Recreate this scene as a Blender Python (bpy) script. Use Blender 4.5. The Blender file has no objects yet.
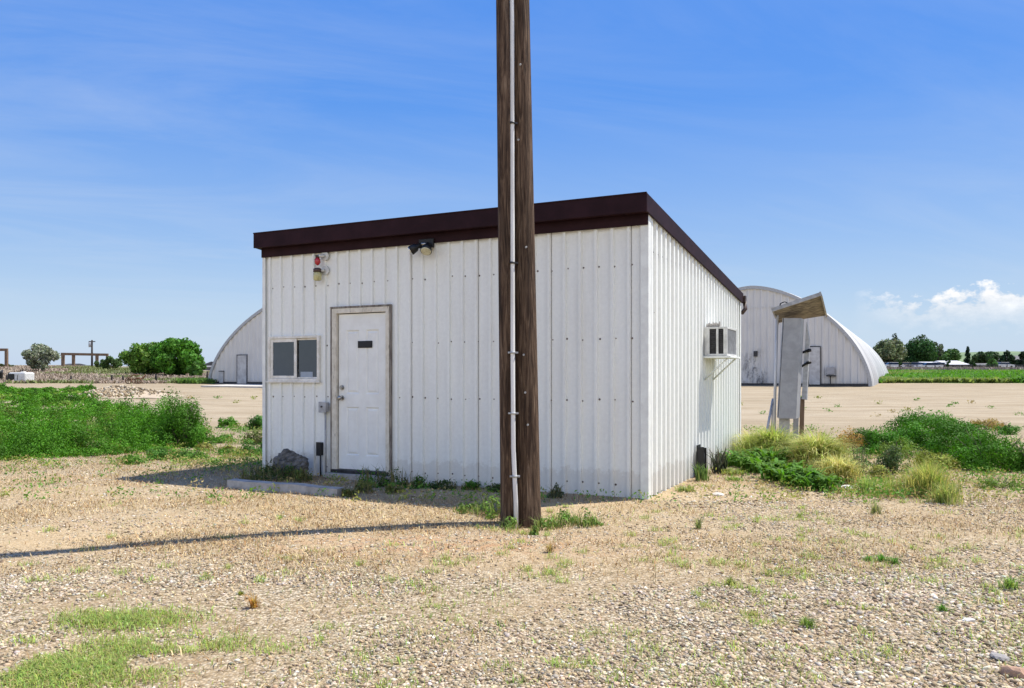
import bpy, bmesh, math, random
import numpy as np
from mathutils import Vector, Matrix, Euler

random.seed(7)
RS = np.random.RandomState(11)
D = bpy.data
SC = bpy.context.scene
COL = SC.collection
R = math.radians

F = 795.0           # focal length in pixels, used only to turn measured pixels into metres
CAMZ = 1.332
HOR = 376.0


def P(px, d, py):
    """measured pixel + distance -> point in the world (metres)"""
    return Vector(((px - 512) / F * d, d, CAMZ + (HOR - py) / F * d))


# ------------------------------------------------------------------ numpy noise
_tab = RS.rand(256, 256)


def vnoise(x, y):
    x = np.asarray(x, float); y = np.asarray(y, float)
    xi = np.floor(x).astype(int); yi = np.floor(y).astype(int)
    fx = x - xi; fy = y - yi
    fx = fx * fx * (3 - 2 * fx); fy = fy * fy * (3 - 2 * fy)
    a = _tab[xi % 256, yi % 256]; b = _tab[(xi + 1) % 256, yi % 256]
    c = _tab[xi % 256, (yi + 1) % 256]; d = _tab[(xi + 1) % 256, (yi + 1) % 256]
    return (a * (1 - fx) + b * fx) * (1 - fy) + (c * (1 - fx) + d * fx) * fy


def fbm(x, y, o=3):
    s = 0; a = 0.5; t = 0
    for i in range(o):
        s = s + a * vnoise(np.asarray(x) * 2 ** i + 17.3 * i, np.asarray(y) * 2 ** i + 5.1 * i); t += a; a *= .5
    return s / t


def sstep(a, b, x):
    t = np.clip((np.asarray(x, float) - a) / (b - a), 0, 1)
    return t * t * (3 - 2 * t)


# ------------------------------------------------------------------ shed frame
CX, CY = 1.4836, 8.608
UX = np.array([.898, -.44]); UX = UX / np.linalg.norm(UX)      # along the front, towards the right
UY = np.array([-UX[1], UX[0]])                                 # along the side, towards the back
SHED_ROT = math.atan2(UX[1], UX[0])


def to_shed(x, y):
    dx = np.asarray(x) - CX; dy = np.asarray(y) - CY
    return dx * UX[0] + dy * UX[1], dx * UY[0] + dy * UY[1]


def from_shed(lx, ly, z=0):
    return Vector((CX + lx * UX[0] + ly * UY[0], CY + lx * UX[1] + ly * UY[1], z))


# ------------------------------------------------------------------ terrain height
KD = [-80, 14, 20, 34, 48, 90, 150, 178, 400, 2600]
KZ = [0, 0, .10, .40, .72, 1.45, 2.40, 3.0, 4.6, 17]


def gz(x, y):
    x = np.asarray(x, float); y = np.asarray(y, float)
    z = np.interp(y, KD, KZ)
    ys = np.maximum(y, 5)
    hill = sstep(-.38, -.56, x / ys) * sstep(56, 105, y) * (1 - sstep(140, 420, y))
    z = z + hill * (.80 + .25 * (fbm(x * .06, y * .05) - .5))
    lx, ly = to_shed(x, y)
    far = np.maximum(np.maximum(np.maximum(-5.6 - lx, lx), np.maximum(-ly - .2, ly - 5.6)), 0)
    k = sstep(0.3, 1.6, far)
    b = (fbm(x * .55, y * .55) - .5) * .07 + (fbm(x * 2.1 + 40, y * 2.1) - .5) * .022
    z = z + k * b * (1 - sstep(60, 120, y) * .5)
    z = z - .085 * np.exp(-((x - .22) ** 2 + (y - 7.3) ** 2) / .22)
    # gentle swell right of the shed where the planting stands
    z = z + .05 * np.exp(-((x - 5.2) / 1.8) ** 2 - ((y - 12.4) / 1.6) ** 2)
    return z


def G(x, y):
    return float(gz(np.array([x]), np.array([y]))[0])


def Pg(px, d, dz=0.0):
    x = (px - 512) / F * d
    return Vector((x, d, G(x, d) + dz))


# ------------------------------------------------------------------ objects and tagging
def tag(o, label=None, cat=None, group=None, kind=None):
    if label: o['label'] = label
    if cat: o['category'] = cat
    if group: o['group'] = group
    if kind: o['kind'] = kind
    return o


def empty(name, loc=(0, 0, 0), rz=0, label=None, cat=None, group=None):
    o = D.objects.new(name, None); COL.objects.link(o)
    o.empty_display_size = .2
    o.location = loc; o.rotation_euler = (0, 0, rz)
    return tag(o, label, cat, group)


def copy_tree(o, parent=None):
    c = o.copy(); COL.objects.link(c)
    if parent is not None: c.parent = parent
    for ch in list(o.children): copy_tree(ch, c)
    return c


def np_mesh(name, verts, faces, cols=None, mat=None, parent=None, smooth=False, midx=None):
    """faces: list of int arrays (n,k)"""
    me = D.meshes.new(name)
    verts = np.asarray(verts, np.float32)
    me.vertices.add(len(verts)); me.vertices.foreach_set('co', verts.ravel())
    nl = sum(f.size for f in faces); nf = sum(len(f) for f in faces)
    me.loops.add(nl); me.polygons.add(nf)
    me.loops.foreach_set('vertex_index', np.concatenate([f.ravel() for f in faces]).astype(np.int32))
    tot = np.concatenate([np.full(len(f), f.shape[1]) for f in faces]).astype(np.int32)
    start = np.concatenate([[0], np.cumsum(tot)[:-1]]).astype(np.int32)
    me.polygons.foreach_set('loop_start', start)
    me.polygons.foreach_set('loop_total', tot)
    if smooth: me.polygons.foreach_set('use_smooth', np.ones(nf, bool))
    me.update(calc_edges=True)
    if cols is not None:
        a = me.attributes.new('Col', 'FLOAT_COLOR', 'POINT')
        c4 = np.ones((len(verts), 4), np.float32); c4[:, :3] = cols
        a.data.foreach_set('color', c4.ravel())
    if mat: me.materials.append(mat)
    o = D.objects.new(name, me); COL.objects.link(o)
    if parent: o.parent = parent
    return o


class MB:
    """collects shapes and links them as one mesh"""
    def __init__(s): s.v = []; s.f = []; s.m = []; s.sm = []

    def add(s, vs, fs, mi=0, smooth=False):
        n = len(s.v); s.v += [tuple(v) for v in vs]
        s.f += [tuple(i + n for i in f) for f in fs]; s.m += [mi] * len(fs); s.sm += [smooth] * len(fs)
        return s

    def box(s, x0, x1, y0, y1, z0, z1, mi=0, M=None):
        vs = [Vector(p) for p in ((x0, y0, z0), (x1, y0, z0), (x1, y1, z0), (x0, y1, z0), (x0, y0, z1), (x1, y0, z1), (x1, y1, z1), (x0, y1, z1))]
        if M is not None: vs = [M @ v for v in vs]
        return s.add(vs, [(0, 3, 2, 1), (4, 5, 6, 7), (0, 1, 5, 4), (1, 2, 6, 5), (2, 3, 7, 6), (3, 0, 4, 7)], mi)

    def hexa(s, b, t, mi=0):
        return s.add(list(b) + list(t), [(0, 3, 2, 1), (4, 5, 6, 7), (0, 1, 5, 4), (1, 2, 6, 5), (2, 3, 7, 6), (3, 0, 4, 7)], mi)

    def tube(s, pts, rad, n=10, mi=0, cap=True, smooth=True):
        pts = [Vector(p) for p in pts]
        if not isinstance(rad, (list, tuple)): rad = [rad] * len(pts)
        rings = []; vs = []
        for i, p in enumerate(pts):
            a = pts[max(i - 1, 0)]; b = pts[min(i + 1, len(pts) - 1)]
            t = (b - a).normalized()
            u = t.cross(Vector((0, 0, 1)))
            if u.length < 1e-3: u = Vector((1, 0, 0))
            u.normalize(); w = t.cross(u)
            for k in range(n):
                an = 2 * math.pi * k / n
                vs.append(p + (u * math.cos(an) + w * math.sin(an)) * rad[i])
        fs = []
        for i in range(len(pts) - 1):
            for k in range(n):
                fs.append((i * n + k, i * n + (k + 1) % n, (i + 1) * n + (k + 1) % n, (i + 1) * n + k))
        s.add(vs, fs, mi, smooth)
        if cap:
            m = len(s.v) - len(vs)
            s.f.append(tuple(m + k for k in range(n))); s.m.append(mi); s.sm.append(False)
            q = m + (len(pts) - 1) * n
            s.f.append(tuple(q + n - 1 - k for k in range(n))); s.m.append(mi); s.sm.append(False)
        return s

    def ball(s, c, r, mi=0, n=12, m=8, sc=(1, 1, 1)):
        vs = []; fs = []
        c = Vector(c)
        for i in range(m + 1):
            th = math.pi * i / m
            for k in range(n):
                ph = 2 * math.pi * k / n
                vs.append(c + Vector((r * sc[0] * math.sin(th) * math.cos(ph), r * sc[1] * math.sin(th) * math.sin(ph), r * sc[2] * math.cos(th))))
        for i in range(m):
            for k in range(n):
                fs.append((i * n + k, (i + 1) * n + k, (i + 1) * n + (k + 1) % n, i * n + (k + 1) % n))
        return s.add(vs, fs, mi, True)

    def build(s, name, mats, parent=None, bevel=0):
        me = D.meshes.new(name)
        me.from_pydata(s.v, [], s.f)
        if not isinstance(mats, (list, tuple)): mats = [mats]
        for m in mats: me.materials.append(m)
        me.polygons.foreach_set('material_index', s.m)
        me.polygons.foreach_set('use_smooth', s.sm)
        bm = bmesh.new(); bm.from_mesh(me); bmesh.ops.recalc_face_normals(bm, faces=bm.faces); bm.to_mesh(me); bm.free()
        me.update()
        o = D.objects.new(name, me); COL.objects.link(o)
        if parent: o.parent = parent
        if bevel:
            b = o.modifiers.new('bevel', 'BEVEL'); b.width = bevel; b.segments = 2; b.limit_method = 'ANGLE'
        return o


# ------------------------------------------------------------------ materials
class NT:
    def __init__(s, name):
        s.m = D.materials.new(name); s.m.use_nodes = True
        s.t = s.m.node_tree; s.n = s.t.nodes
        s.p = s.n['Principled BSDF']; s.out = s.n['Material Output']
        s.tc = s.n.new('ShaderNodeTexCoord')

    def link(s, a, b): s.t.links.new(a, b)

    def mapping(s, scale=(1, 1, 1)):
        m = s.n.new('ShaderNodeMapping'); m.inputs['Scale'].default_value = scale
        s.link(s.tc.outputs['Object'], m.inputs['Vector']); return m.outputs['Vector']

    def noise(s, scale, detail=4, vec=None, rough=.55, dist=0):
        n = s.n.new('ShaderNodeTexNoise'); n.inputs['Scale'].default_value = scale
        n.inputs['Detail'].default_value = detail; n.inputs['Roughness'].default_value = rough
        n.inputs['Distortion'].default_value = dist
        s.link(vec if vec is not None else s.tc.outputs['Object'], n.inputs['Vector']); return n.outputs['Fac']

    def vor(s, scale, vec=None, out='Color', feat='F1'):
        n = s.n.new('ShaderNodeTexVoronoi'); n.inputs['Scale'].default_value = scale; n.feature = feat
        s.link(vec if vec is not None else s.tc.outputs['Object'], n.inputs['Vector']); return n.outputs[out]

    def ramp(s, fac, stops):
        r = s.n.new('ShaderNodeValToRGB'); e = r.color_ramp.elements
        while len(e) < len(stops): e.new(.5)
        for i, (p, c) in enumerate(stops):
            e[i].position = p
            e[i].color = (c, c, c, 1) if isinstance(c, (int, float)) else (c[0], c[1], c[2], 1)
        s.link(fac, r.inputs['Fac']); return r.outputs['Color']

    def mix(s, fac, a, b, mode='MIX'):
        m = s.n.new('ShaderNodeMix'); m.data_type = 'RGBA'; m.blend_type = mode
        for i, v in ((0, fac), (6, a), (7, b)):
            if isinstance(v, (int, float)): m.inputs[i].default_value = v
            elif isinstance(v, (tuple, list)): m.inputs[i].default_value = (v[0], v[1], v[2], 1)
            else: s.link(v, m.inputs[i])
        return m.outputs[2]

    def math(s, op, a, b=None):
        m = s.n.new('ShaderNodeMath'); m.operation = op
        for i, v in enumerate((a, b)):
            if v is None: continue
            if isinstance(v, (int, float)): m.inputs[i].default_value = v
            else: s.link(v, m.inputs[i])
        return m.outputs[0]

    def attr(s, name='Col'):
        a = s.n.new('ShaderNodeAttribute'); a.attribute_name = name; return a

    def bump(s, h, strength=.3, dist=.01):
        b = s.n.new('ShaderNodeBump'); b.inputs['Strength'].default_value = strength; b.inputs['Distance'].default_value = dist
        s.link(h, b.inputs['Height']); s.link(b.outputs['Normal'], s.p.inputs['Normal'])

    def fin(s, col, rough=.6, metal=0, spec=.5):
        if isinstance(col, (tuple, list)): s.p.inputs['Base Color'].default_value = (col[0], col[1], col[2], 1)
        else: s.link(col, s.p.inputs['Base Color'])
        if isinstance(rough, (int, float)): s.p.inputs['Roughness'].default_value = rough
        else: s.link(rough, s.p.inputs['Roughness'])
        s.p.inputs['Metallic'].default_value = metal
        s.p.inputs['Specular IOR Level'].default_value = spec
        return s.m


def simple(name, c1, c2=None, scale=8, rough=.6, bump=.1, stretch=(1, 1, 1), metal=0, spec=.4, lo=.4, hi=.62):
    t = NT(name)
    c2 = c2 or tuple(v * .75 for v in c1)
    v = t.mapping(stretch)
    n = t.noise(scale, 6, v, .6)
    col = t.ramp(n, [(lo, c2), (hi, c1)])
    if bump: t.bump(n, bump, .01)
    return t.fin(col, rough, metal, spec)


def wall_paint(name, base, grime, rust=True, dents=.15):
    t = NT(name)
    v1 = t.mapping((3.0, 3.0, .35))
    streak = t.ramp(t.noise(2.4, 5, v1), [(.46, 0.0), (.78, 1.0)])
    patch = t.ramp(t.noise(.9, 5), [(.42, 0.0), (.75, .8)])
    fine = t.ramp(t.noise(24, 6), [(.3, .93), (.7, 1.0)])
    c = t.mix(t.math('MULTIPLY', streak, .22), base, grime)
    c = t.mix(t.math('MULTIPLY', patch, .18), c, grime)
    # mud splash with a ragged top along the foot of the sheet
    sep = t.n.new('ShaderNodeSeparateXYZ'); t.link(t.tc.outputs['Object'], sep.inputs[0])
    h = t.math('ADD', sep.outputs['Z'], t.math('MULTIPLY', t.noise(9, 9, None, .75), -.5))
    foot = t.ramp(h, [(-.25, 1.0), (.05, 0.0)])
    c = t.mix(t.math('MULTIPLY', foot, .25), c, (.38, .32, .25))
    if rust:
        sp = t.ramp(t.noise(38, 3), [(.735, 0.0), (.77, .8)])
        c = t.mix(sp, c, (.22, .15, .11))
    c = t.mix(1.0, c, fine, 'MULTIPLY')
    t.bump(t.noise(3.0, 3), dents, .02)
    return t.fin(c, t.ramp(t.noise(6, 3), [(.3, .42), (.7, .6)]), 0, .4)


def leaf_mat(name, trans=.22, rough=.65, spec=.14):
    t = NT(name)
    a = t.attr()
    t.fin(a.outputs['Color'], rough, 0, spec)
    tr = t.n.new('ShaderNodeBsdfTranslucent')
    hs = t.n.new('ShaderNodeHueSaturation'); hs.inputs['Value'].default_value = 1.5; hs.inputs['Saturation'].default_value = 1.1
    t.link(a.outputs['Color'], hs.inputs['Color']); t.link(hs.outputs['Color'], tr.inputs['Color'])
    mx = t.n.new('ShaderNodeMixShader'); mx.inputs[0].default_value = trans
    t.link(t.p.outputs[0], mx.inputs[1]); t.link(tr.outputs[0], mx.inputs[2]); t.link(mx.outputs[0], t.out.inputs[0])
    return t.m


M = {}
M['wall'] = wall_paint('white_painted_steel', (.815, .83, .79), (.56, .54, .50))
M['trim'] = simple('white_trim_steel', (.78, .80, .755), (.68, .69, .655), 7, .5, .05)
M['quonset_end'] = wall_paint('weathered_white_steel', (.60, .59, .565), (.30, .28, .265), True, .2)
M['quonset_shell'] = simple('pale_galvanised_arch_steel', (.52, .52, .51), (.30, .30, .30), 1.6, .6, .1, (.12, 1.6, .12), lo=.32, hi=.6)
M['fascia'] = simple('dark_maroon_brown_steel', (.028, .011, .014), (.020, .008, .010), 4, .6, .03, spec=.10)
M['screw'] = simple('rusty_screw', (.16, .13, .12), (.07, .05, .045), 60, .6, 0)
M['door'] = simple('white_door_paint', (.79, .80, .765), (.73, .735, .70), 5, .42, .03)
M['cream'] = None
t = NT('peeling_cream_paint')
pe = t.ramp(t.noise(16, 9, t.mapping((2.5, 2.5, .5)), .75), [(.56, 0), (.66, .75)])
cc = t.mix(pe, t.ramp(t.noise(14, 4), [(.3, (.55, .50, .40)), (.7, (.70, .66, .56))]), t.ramp(t.noise(30, 4), [(.3, (.10, .08, .06)), (.7, (.26, .22, .18))]))
t.bump(pe, .4, .004); M['cream'] = t.fin(cc, .7)
M['window_frame'] = simple('cream_vinyl', (.78, .76, .70), (.64, .61, .53), 12, .5, .05)
M['black'] = simple('black_plastic', (.012, .012, .013), (.008, .008, .008), 20, .5, .03)
M['dark_metal'] = simple('dark_metal', (.05, .05, .055), (.025, .025, .027), 20, .5, .05, metal=.3)
M['steel'] = simple('brushed_nickel', (.45, .44, .42), (.3, .29, .27), 30, .32, .03, metal=.9)
M['grey_paint'] = simple('grey_enamel', (.32, .325, .345), (.26, .265, .28), 6, .45, .04)
M['galv'] = simple('galvanised_steel', (.42, .43, .44), (.31, .315, .32), 14, .55, .04, metal=.1)
M['pvc'] = simple('white_pvc', (.68, .68, .67), (.55, .54, .52), 5, .45, .03, (2, 2, .4))
M['concrete'] = simple('weathered_concrete', (.42, .40, .37), (.29, .275, .25), 9, .85, .35)
M['concrete_light'] = simple('pale_concrete', (.52, .49, .44), (.42, .39, .34), 3, .85, .2)
M['rock'] = simple('grey_rock', (.17, .165, .155), (.05, .05, .048), 11, .95, 1.0, (1, 1, 2.2))
M['white_plastic'] = simple('white_plastic', (.66, .66, .63), (.5, .5, .47), 8, .45, .03)
M['red_glass'] = simple('red_lamp_glass', (.45, .02, .03), (.35, .012, .02), 10, .15, 0, spec=.6)
M['amber_glass'] = simple('yellowed_lamp_glass', (.52, .50, .26), (.42, .39, .18), 18, .2, 0, spec=.6)
M['brown_metal'] = simple('brown_metal', (.08, .045, .035), (.04, .025, .02), 20, .5, .05)
M['lamp_lens'] = simple('lamp_lens', (.60, .58, .42), (.48, .45, .30), 30, .15, 0, spec=.6)
M['silver'] = simple('silver_reflector', (.75, .75, .75), (.6, .6, .6), 30, .2, 0, metal=.8)
M['paper'] = simple('white_paper', (.78, .78, .78), (.72, .72, .72), 20, .8, 0)
M['plywood'] = simple('weathered_plywood', (.31, .265, .20), (.11, .09, .07), 7, .85, .2, (1, 4, 1))
M['interior'] = simple('bare_interior_board', (.14, .14, .15), (.10, .10, .11), 3, .8, 0)
M['timber'] = simple('brown_timber', (.20, .13, .08), (.12, .08, .05), 4, .85, .2, (3, 3, .5))
M['dark_post'] = simple('old_fence_post_wood', (.05, .04, .035), (.03, .025, .02), 10, .9, .2)
M['rust'] = simple('rusty_iron', (.20, .10, .05), (.09, .05, .03), 8, .85, .3)
M['roof_grey'] = simple('grey_shingle', (.09, .09, .10), (.06, .06, .065), 3, .85, .1)
M['house_wall'] = simple('grey_house_siding', (.14, .14, .15), (.10, .10, .11), 3, .8, .05)
M['white_roof'] = simple('white_sheet_roof', (.72, .72, .72), (.6, .6, .6), 2, .5, .05)
M['grey_wall'] = simple('drab_building_wall', (.13, .125, .12), (.07, .07, .07), 1.5, .8, .05)
M['glass_dark'] = simple('dark_car_glass', (.02, .022, .025), (.015, .016, .018), 3, .1, 0, spec=.6)
M['tyre'] = simple('black_rubber', (.015, .015, .015), (.01, .01, .01), 8, .8, 0)
M['leaf'] = leaf_mat('leaf')
M['grass'] = leaf_mat('grass_blade', .35)
M['straw'] = leaf_mat('straw', .1, .8, .15)
M['stone'] = None
t = NT('gravel_stone')
a = t.attr(); n = t.noise(160, 3)
t.bump(n, .35, .003)
M['stone'] = t.fin(t.mix(.55, a.outputs['Color'], t.ramp(n, [(.3, .72), (.7, 1.12)]), 'MULTIPLY'), .85, 0, .25)
t = NT('window_glass')
gl = t.n.new('ShaderNodeBsdfGlossy'); gl.inputs['Roughness'].default_value = .02
trn = t.n.new('ShaderNodeBsdfTransparent'); trn.inputs['Color'].default_value = (.62, .66, .72, 1)
mx = t.n.new('ShaderNodeMixShader'); mx.inputs[0].default_value = .14; t.link(trn.outputs[0], mx.inputs[1]); t.link(gl.outputs[0], mx.inputs[2])
t.link(mx.outputs[0], t.out.inputs[0]); M['glass'] = t.m

# weathered pole wood: long dark checks and a warm brown grain
t = NT('creosoted_pole_wood')
v = t.mapping((1, 1, .075))
g1 = t.noise(30, 8, v, .7, 1.0)
g2 = t.noise(110, 4, t.mapping((1, 1, .03)), .6)
base = t.ramp(g1, [(.32, (.02, .013, .009)), (.47, (.085, .052, .033)), (.60, (.19, .125, .08)), (.76, (.36, .28, .20))])
base = t.mix(.6, base, t.ramp(g2, [(.35, .35), (.6, 1.1)]), 'MULTIPLY')
blot = t.ramp(t.noise(1.1, 4, t.mapping((2, 2, .5))), [(.35, .6), (.65, 1.15)])
base = t.mix(.8, base, blot, 'MULTIPLY')
hh = t.math('ADD', g1, t.math('MULTIPLY', g2, .5))
t.bump(hh, .9, .02); M['pole'] = t.fin(base, .85, 0, .2)

# bark
M['bark'] = simple('tree_bark', (.11, .085, .06), (.05, .04, .03), 6, .9, .5, (3, 3, .5))


# ------------------------------------------------------------------ ground
def ground_material():
    t = NT('gravel_ground')
    z = t.attr('Zone')
    sep = t.n.new('ShaderNodeSeparateColor'); t.link(z.outputs['Color'], sep.inputs[0])
    pad, green, field = sep.outputs[0], sep.outputs[1], sep.outputs[2]
    a2 = t.attr('ZoneB'); sep2 = t.n.new('ShaderNodeSeparateColor'); t.link(a2.outputs['Color'], sep2.inputs[0])
    straw, rustz, track = sep2.outputs[0], sep2.outputs[1], sep2.outputs[2]
    vc = t.vor(58); vd = t.vor(58, None, 'Distance')
    vs = t.n.new('ShaderNodeSeparateColor'); t.link(vc, vs.inputs[0])
    cell = t.ramp(vs.outputs[0], [(0, (.15, .11, .06)), (.35, (.35, .27, .165)), (.7, (.50, .405, .27)), (1, (.66, .575, .43))])
    gap = t.ramp(vd, [(.25, 1.0), (.62, .40)])
    grav = t.mix(.7, cell, gap, 'MULTIPLY')
    soil = t.ramp(t.noise(26, 9, None, .8), [(.30, (.13, .09, .045)), (.5, (.30, .215, .12)), (.70, (.45, .345, .205))])
    grav = t.mix(t.ramp(t.noise(1.7, 7), [(.38, .05), (.66, .62)]), grav, soil)
    strawc = t.ramp(t.noise(30, 7, t.mapping((1, 2.2, 1)), .75), [(.3, (.27, .18, .085)), (.55, (.50, .37, .21)), (.8, (.64, .52, .33))])
    c = t.mix(t.math('MULTIPLY', straw, t.ramp(t.noise(5, 6), [(.3, .35), (.6, .85)])), grav, strawc)
    rc = t.ramp(t.noise(18, 6), [(.3, (.25, .12, .06)), (.7, (.46, .27, .14))])
    c = t.mix(t.math('MULTIPLY', rustz, t.ramp(t.noise(7, 6), [(.4, .0), (.6, .8)])), c, rc)
    padc = t.ramp(t.noise(1.2, 8, t.mapping((.35, 1, 1)), .7), [(.25, (.215, .168, .102)), (.5, (.29, .23, .148)), (.75, (.365, .30, .205))])
    sp = t.ramp(t.vor(9, None, 'Distance'), [(.10, .75), (.25, 1.0)])
    padc = t.mix(.5, padc, sp, 'MULTIPLY')
    trk = t.ramp(t.noise(2.4, 5, t.mapping((.12, 1, 1))), [(.42, 0), (.62, 1)])
    padc = t.mix(t.math('MULTIPLY', trk, t.math('MULTIPLY', track, .5)), padc, (.41, .345, .25))
    wob = t.noise(.8, 6, None, .7)
    pm = t.ramp(t.math('ADD', pad, t.math('MULTIPLY', t.math('SUBTRACT', wob, .5), .7)), [(.42, 0), (.58, 1)])
    c = t.mix(pm, c, padc)
    fc = t.ramp(t.noise(.9, 8, t.mapping((.5, 1, 1)), .75), [(.3, (.17, .13, .10)), (.5, (.28, .225, .175)), (.7, (.36, .31, .24))])
    fg = t.ramp(t.noise(.22, 6), [(.52, 0), (.66, .8)])
    fc = t.mix(fg, fc, (.15, .19, .07))
    fm = t.ramp(t.math('ADD', field, t.math('MULTIPLY', t.math('SUBTRACT', wob, .5), .5)), [(.42, 0), (.58, 1)])
    c = t.mix(fm, c, fc)
    gc = t.ramp(t.noise(1.4, 8, None, .7), [(.3, (.05, .10, .02)), (.6, (.11, .20, .045)), (.8, (.22, .25, .10))])
    gm = t.ramp(t.math('ADD', green, t.math('MULTIPLY', t.math('SUBTRACT', wob, .5), .6)), [(.42, 0), (.56, 1)])
    c = t.mix(gm, c, gc)
    h = t.math('ADD', t.math('MULTIPLY', vd, -.8), t.math('MULTIPLY', t.noise(60, 5), .5))
    t.bump(h, .8, .012)
    return t.fin(c, .92, 0, .15)


def axis(lo, hi, fine_lo, fine_hi, step, grow):
    a = list(np.arange(fine_lo, fine_hi + 1e-6, step))
    s = step; v = fine_hi
    while v < hi: s *= grow; v += s; a.append(v)
    s = step; v = fine_lo
    while v > lo: s *= grow; v -= s; a.insert(0, v)
    return np.array(a)


xs = axis(-2600, 2600, -15, 15, .2, 1.07)
ys = axis(-60, 2600, 1, 22, .2, 1.05)
X, Y = np.meshgrid(xs, ys)
Z = gz(X, Y)
nx, ny = len(xs), len(ys)
idx = np.arange(nx * ny).reshape(ny, nx)
fq = np.stack([idx[:-1, :-1], idx[:-1, 1:], idx[1:, 1:], idx[1:, :-1]], -1).reshape(-1, 4)
ground = np_mesh('ground', np.stack([X, Y, Z], -1).reshape(-1, 3), [fq], None, ground_material(), None, True)
tag(ground, 'gravel yard running into a pale dirt lot and fields', 'ground', kind='structure')
Ys = np.maximum(Y, 4); U = X / Ys
lot_end = np.where(U < -.2, 52, np.where(U < .47, 100, 53))
pad = sstep(15, 19, Y) * (1 - sstep(-1, 1, (Y - lot_end) / 4))
pad = np.maximum(pad, sstep(12.2, 14, Y) * (U < -.3) * .45)
green = sstep(53, 56, Y) * (1 - sstep(130, 150, Y)) * sstep(.475, .49, U)
green = np.maximum(green, sstep(700, 900, Y))
# foreground grass patch, lower left
gp = np.exp(-(((X + 2.1) / .75) ** 2 + ((Y - 3.75) / .33) ** 2)) + .8 * np.exp(-(((X + 2.2) / .5) ** 2 + ((Y - 4.35) / .25) ** 2))
green = np.maximum(green, np.clip(gp * .3, 0, .25))
green = np.maximum(green, sstep(13, 15, Y) * (1 - sstep(40, 50, Y)) * (1 - sstep(-.50, -.41, U)) * .36)
green = np.maximum(green, .5 * np.exp(-((X - 6.4) / 1.5) ** 2 - ((Y - 13) / 2.2) ** 2))
field = sstep(52, 58, Y) * (1 - sstep(-.36, -.3, U)) + sstep(128, 150, Y) * (U > -.3)
straw = sstep(4.9, 6.3, Y) * (1 - sstep(9, 12, Y)) * (.45 + .8 * (fbm(X * .5, Y * .9) - .3)) * (1 - .55 * sstep(.5, 3.0, X))
rz_ = np.exp(-((X + .5) / 1.3) ** 2 - ((Y - 6.3) / .5) ** 2)
track = sstep(18, 24, Y) * (1 - sstep(40, 50, Y))


def put(attr, r, g, b):
    a = ground.data.attributes.new(attr, 'FLOAT_COLOR', 'POINT')
    c = np.ones((nx * ny, 4), np.float32)
    c[:, 0] = r.ravel(); c[:, 1] = g.ravel(); c[:, 2] = b.ravel(); a.data.foreach_set('color', c.ravel())


put('Zone', np.clip(pad, 0, 1), np.clip(green, 0, 1), np.clip(field, 0, 1))
put('ZoneB', np.clip(straw, 0, 1), np.clip(rz_, 0, 1), track)

# far green ridge on the right-hand horizon
hx = np.linspace(560, 2300, 60); hy = np.linspace(1250, 1900, 14)
HX, HY = np.meshgrid(hx, hy)
prof = np.sin(np.linspace(0, math.pi, 14))[:, None] ** .7
HZ = 5 + prof * (40 + 8 * fbm(HX * .004, HY * .004)) * sstep(560, 830, HX) * (1 - .3 * sstep(1200, 2300, HX))
hid = np.arange(60 * 14).reshape(14, 60)
hq = np.stack([hid[:-1, :-1], hid[:-1, 1:], hid[1:, 1:], hid[1:, :-1]], -1).reshape(-1, 4)
hills = np_mesh('hills', np.stack([HX, HY, HZ], -1).reshape(-1, 3), [hq], None, simple('far_green_slope', (.16, .21, .10), (.10, .15, .07), .01, .95, 0), None, True)
tag(hills, 'low green ridge along the far right horizon', 'hill', kind='structure')


# ------------------------------------------------------------------ the shed
def profile(L, pitch, h, bw, tw, start=.1, cuts=()):
    pts = [(0.0, 0.0)]
    c = start
    while c + bw / 2 < L:
        pts += [(c - bw / 2, 0), (c - tw / 2, h), (c + tw / 2, h), (c + bw / 2, 0)]
        c += pitch
    pts.append((L, 0.0))
    for q in cuts:
        for i in range(len(pts) - 1):
            if pts[i][0] < q < pts[i + 1][0]:
                f = (q - pts[i][0]) / (pts[i + 1][0] - pts[i][0])
                pts.insert(i + 1, (q, pts[i][1] + f * (pts[i + 1][1] - pts[i][1]))); break
    return pts


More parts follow.
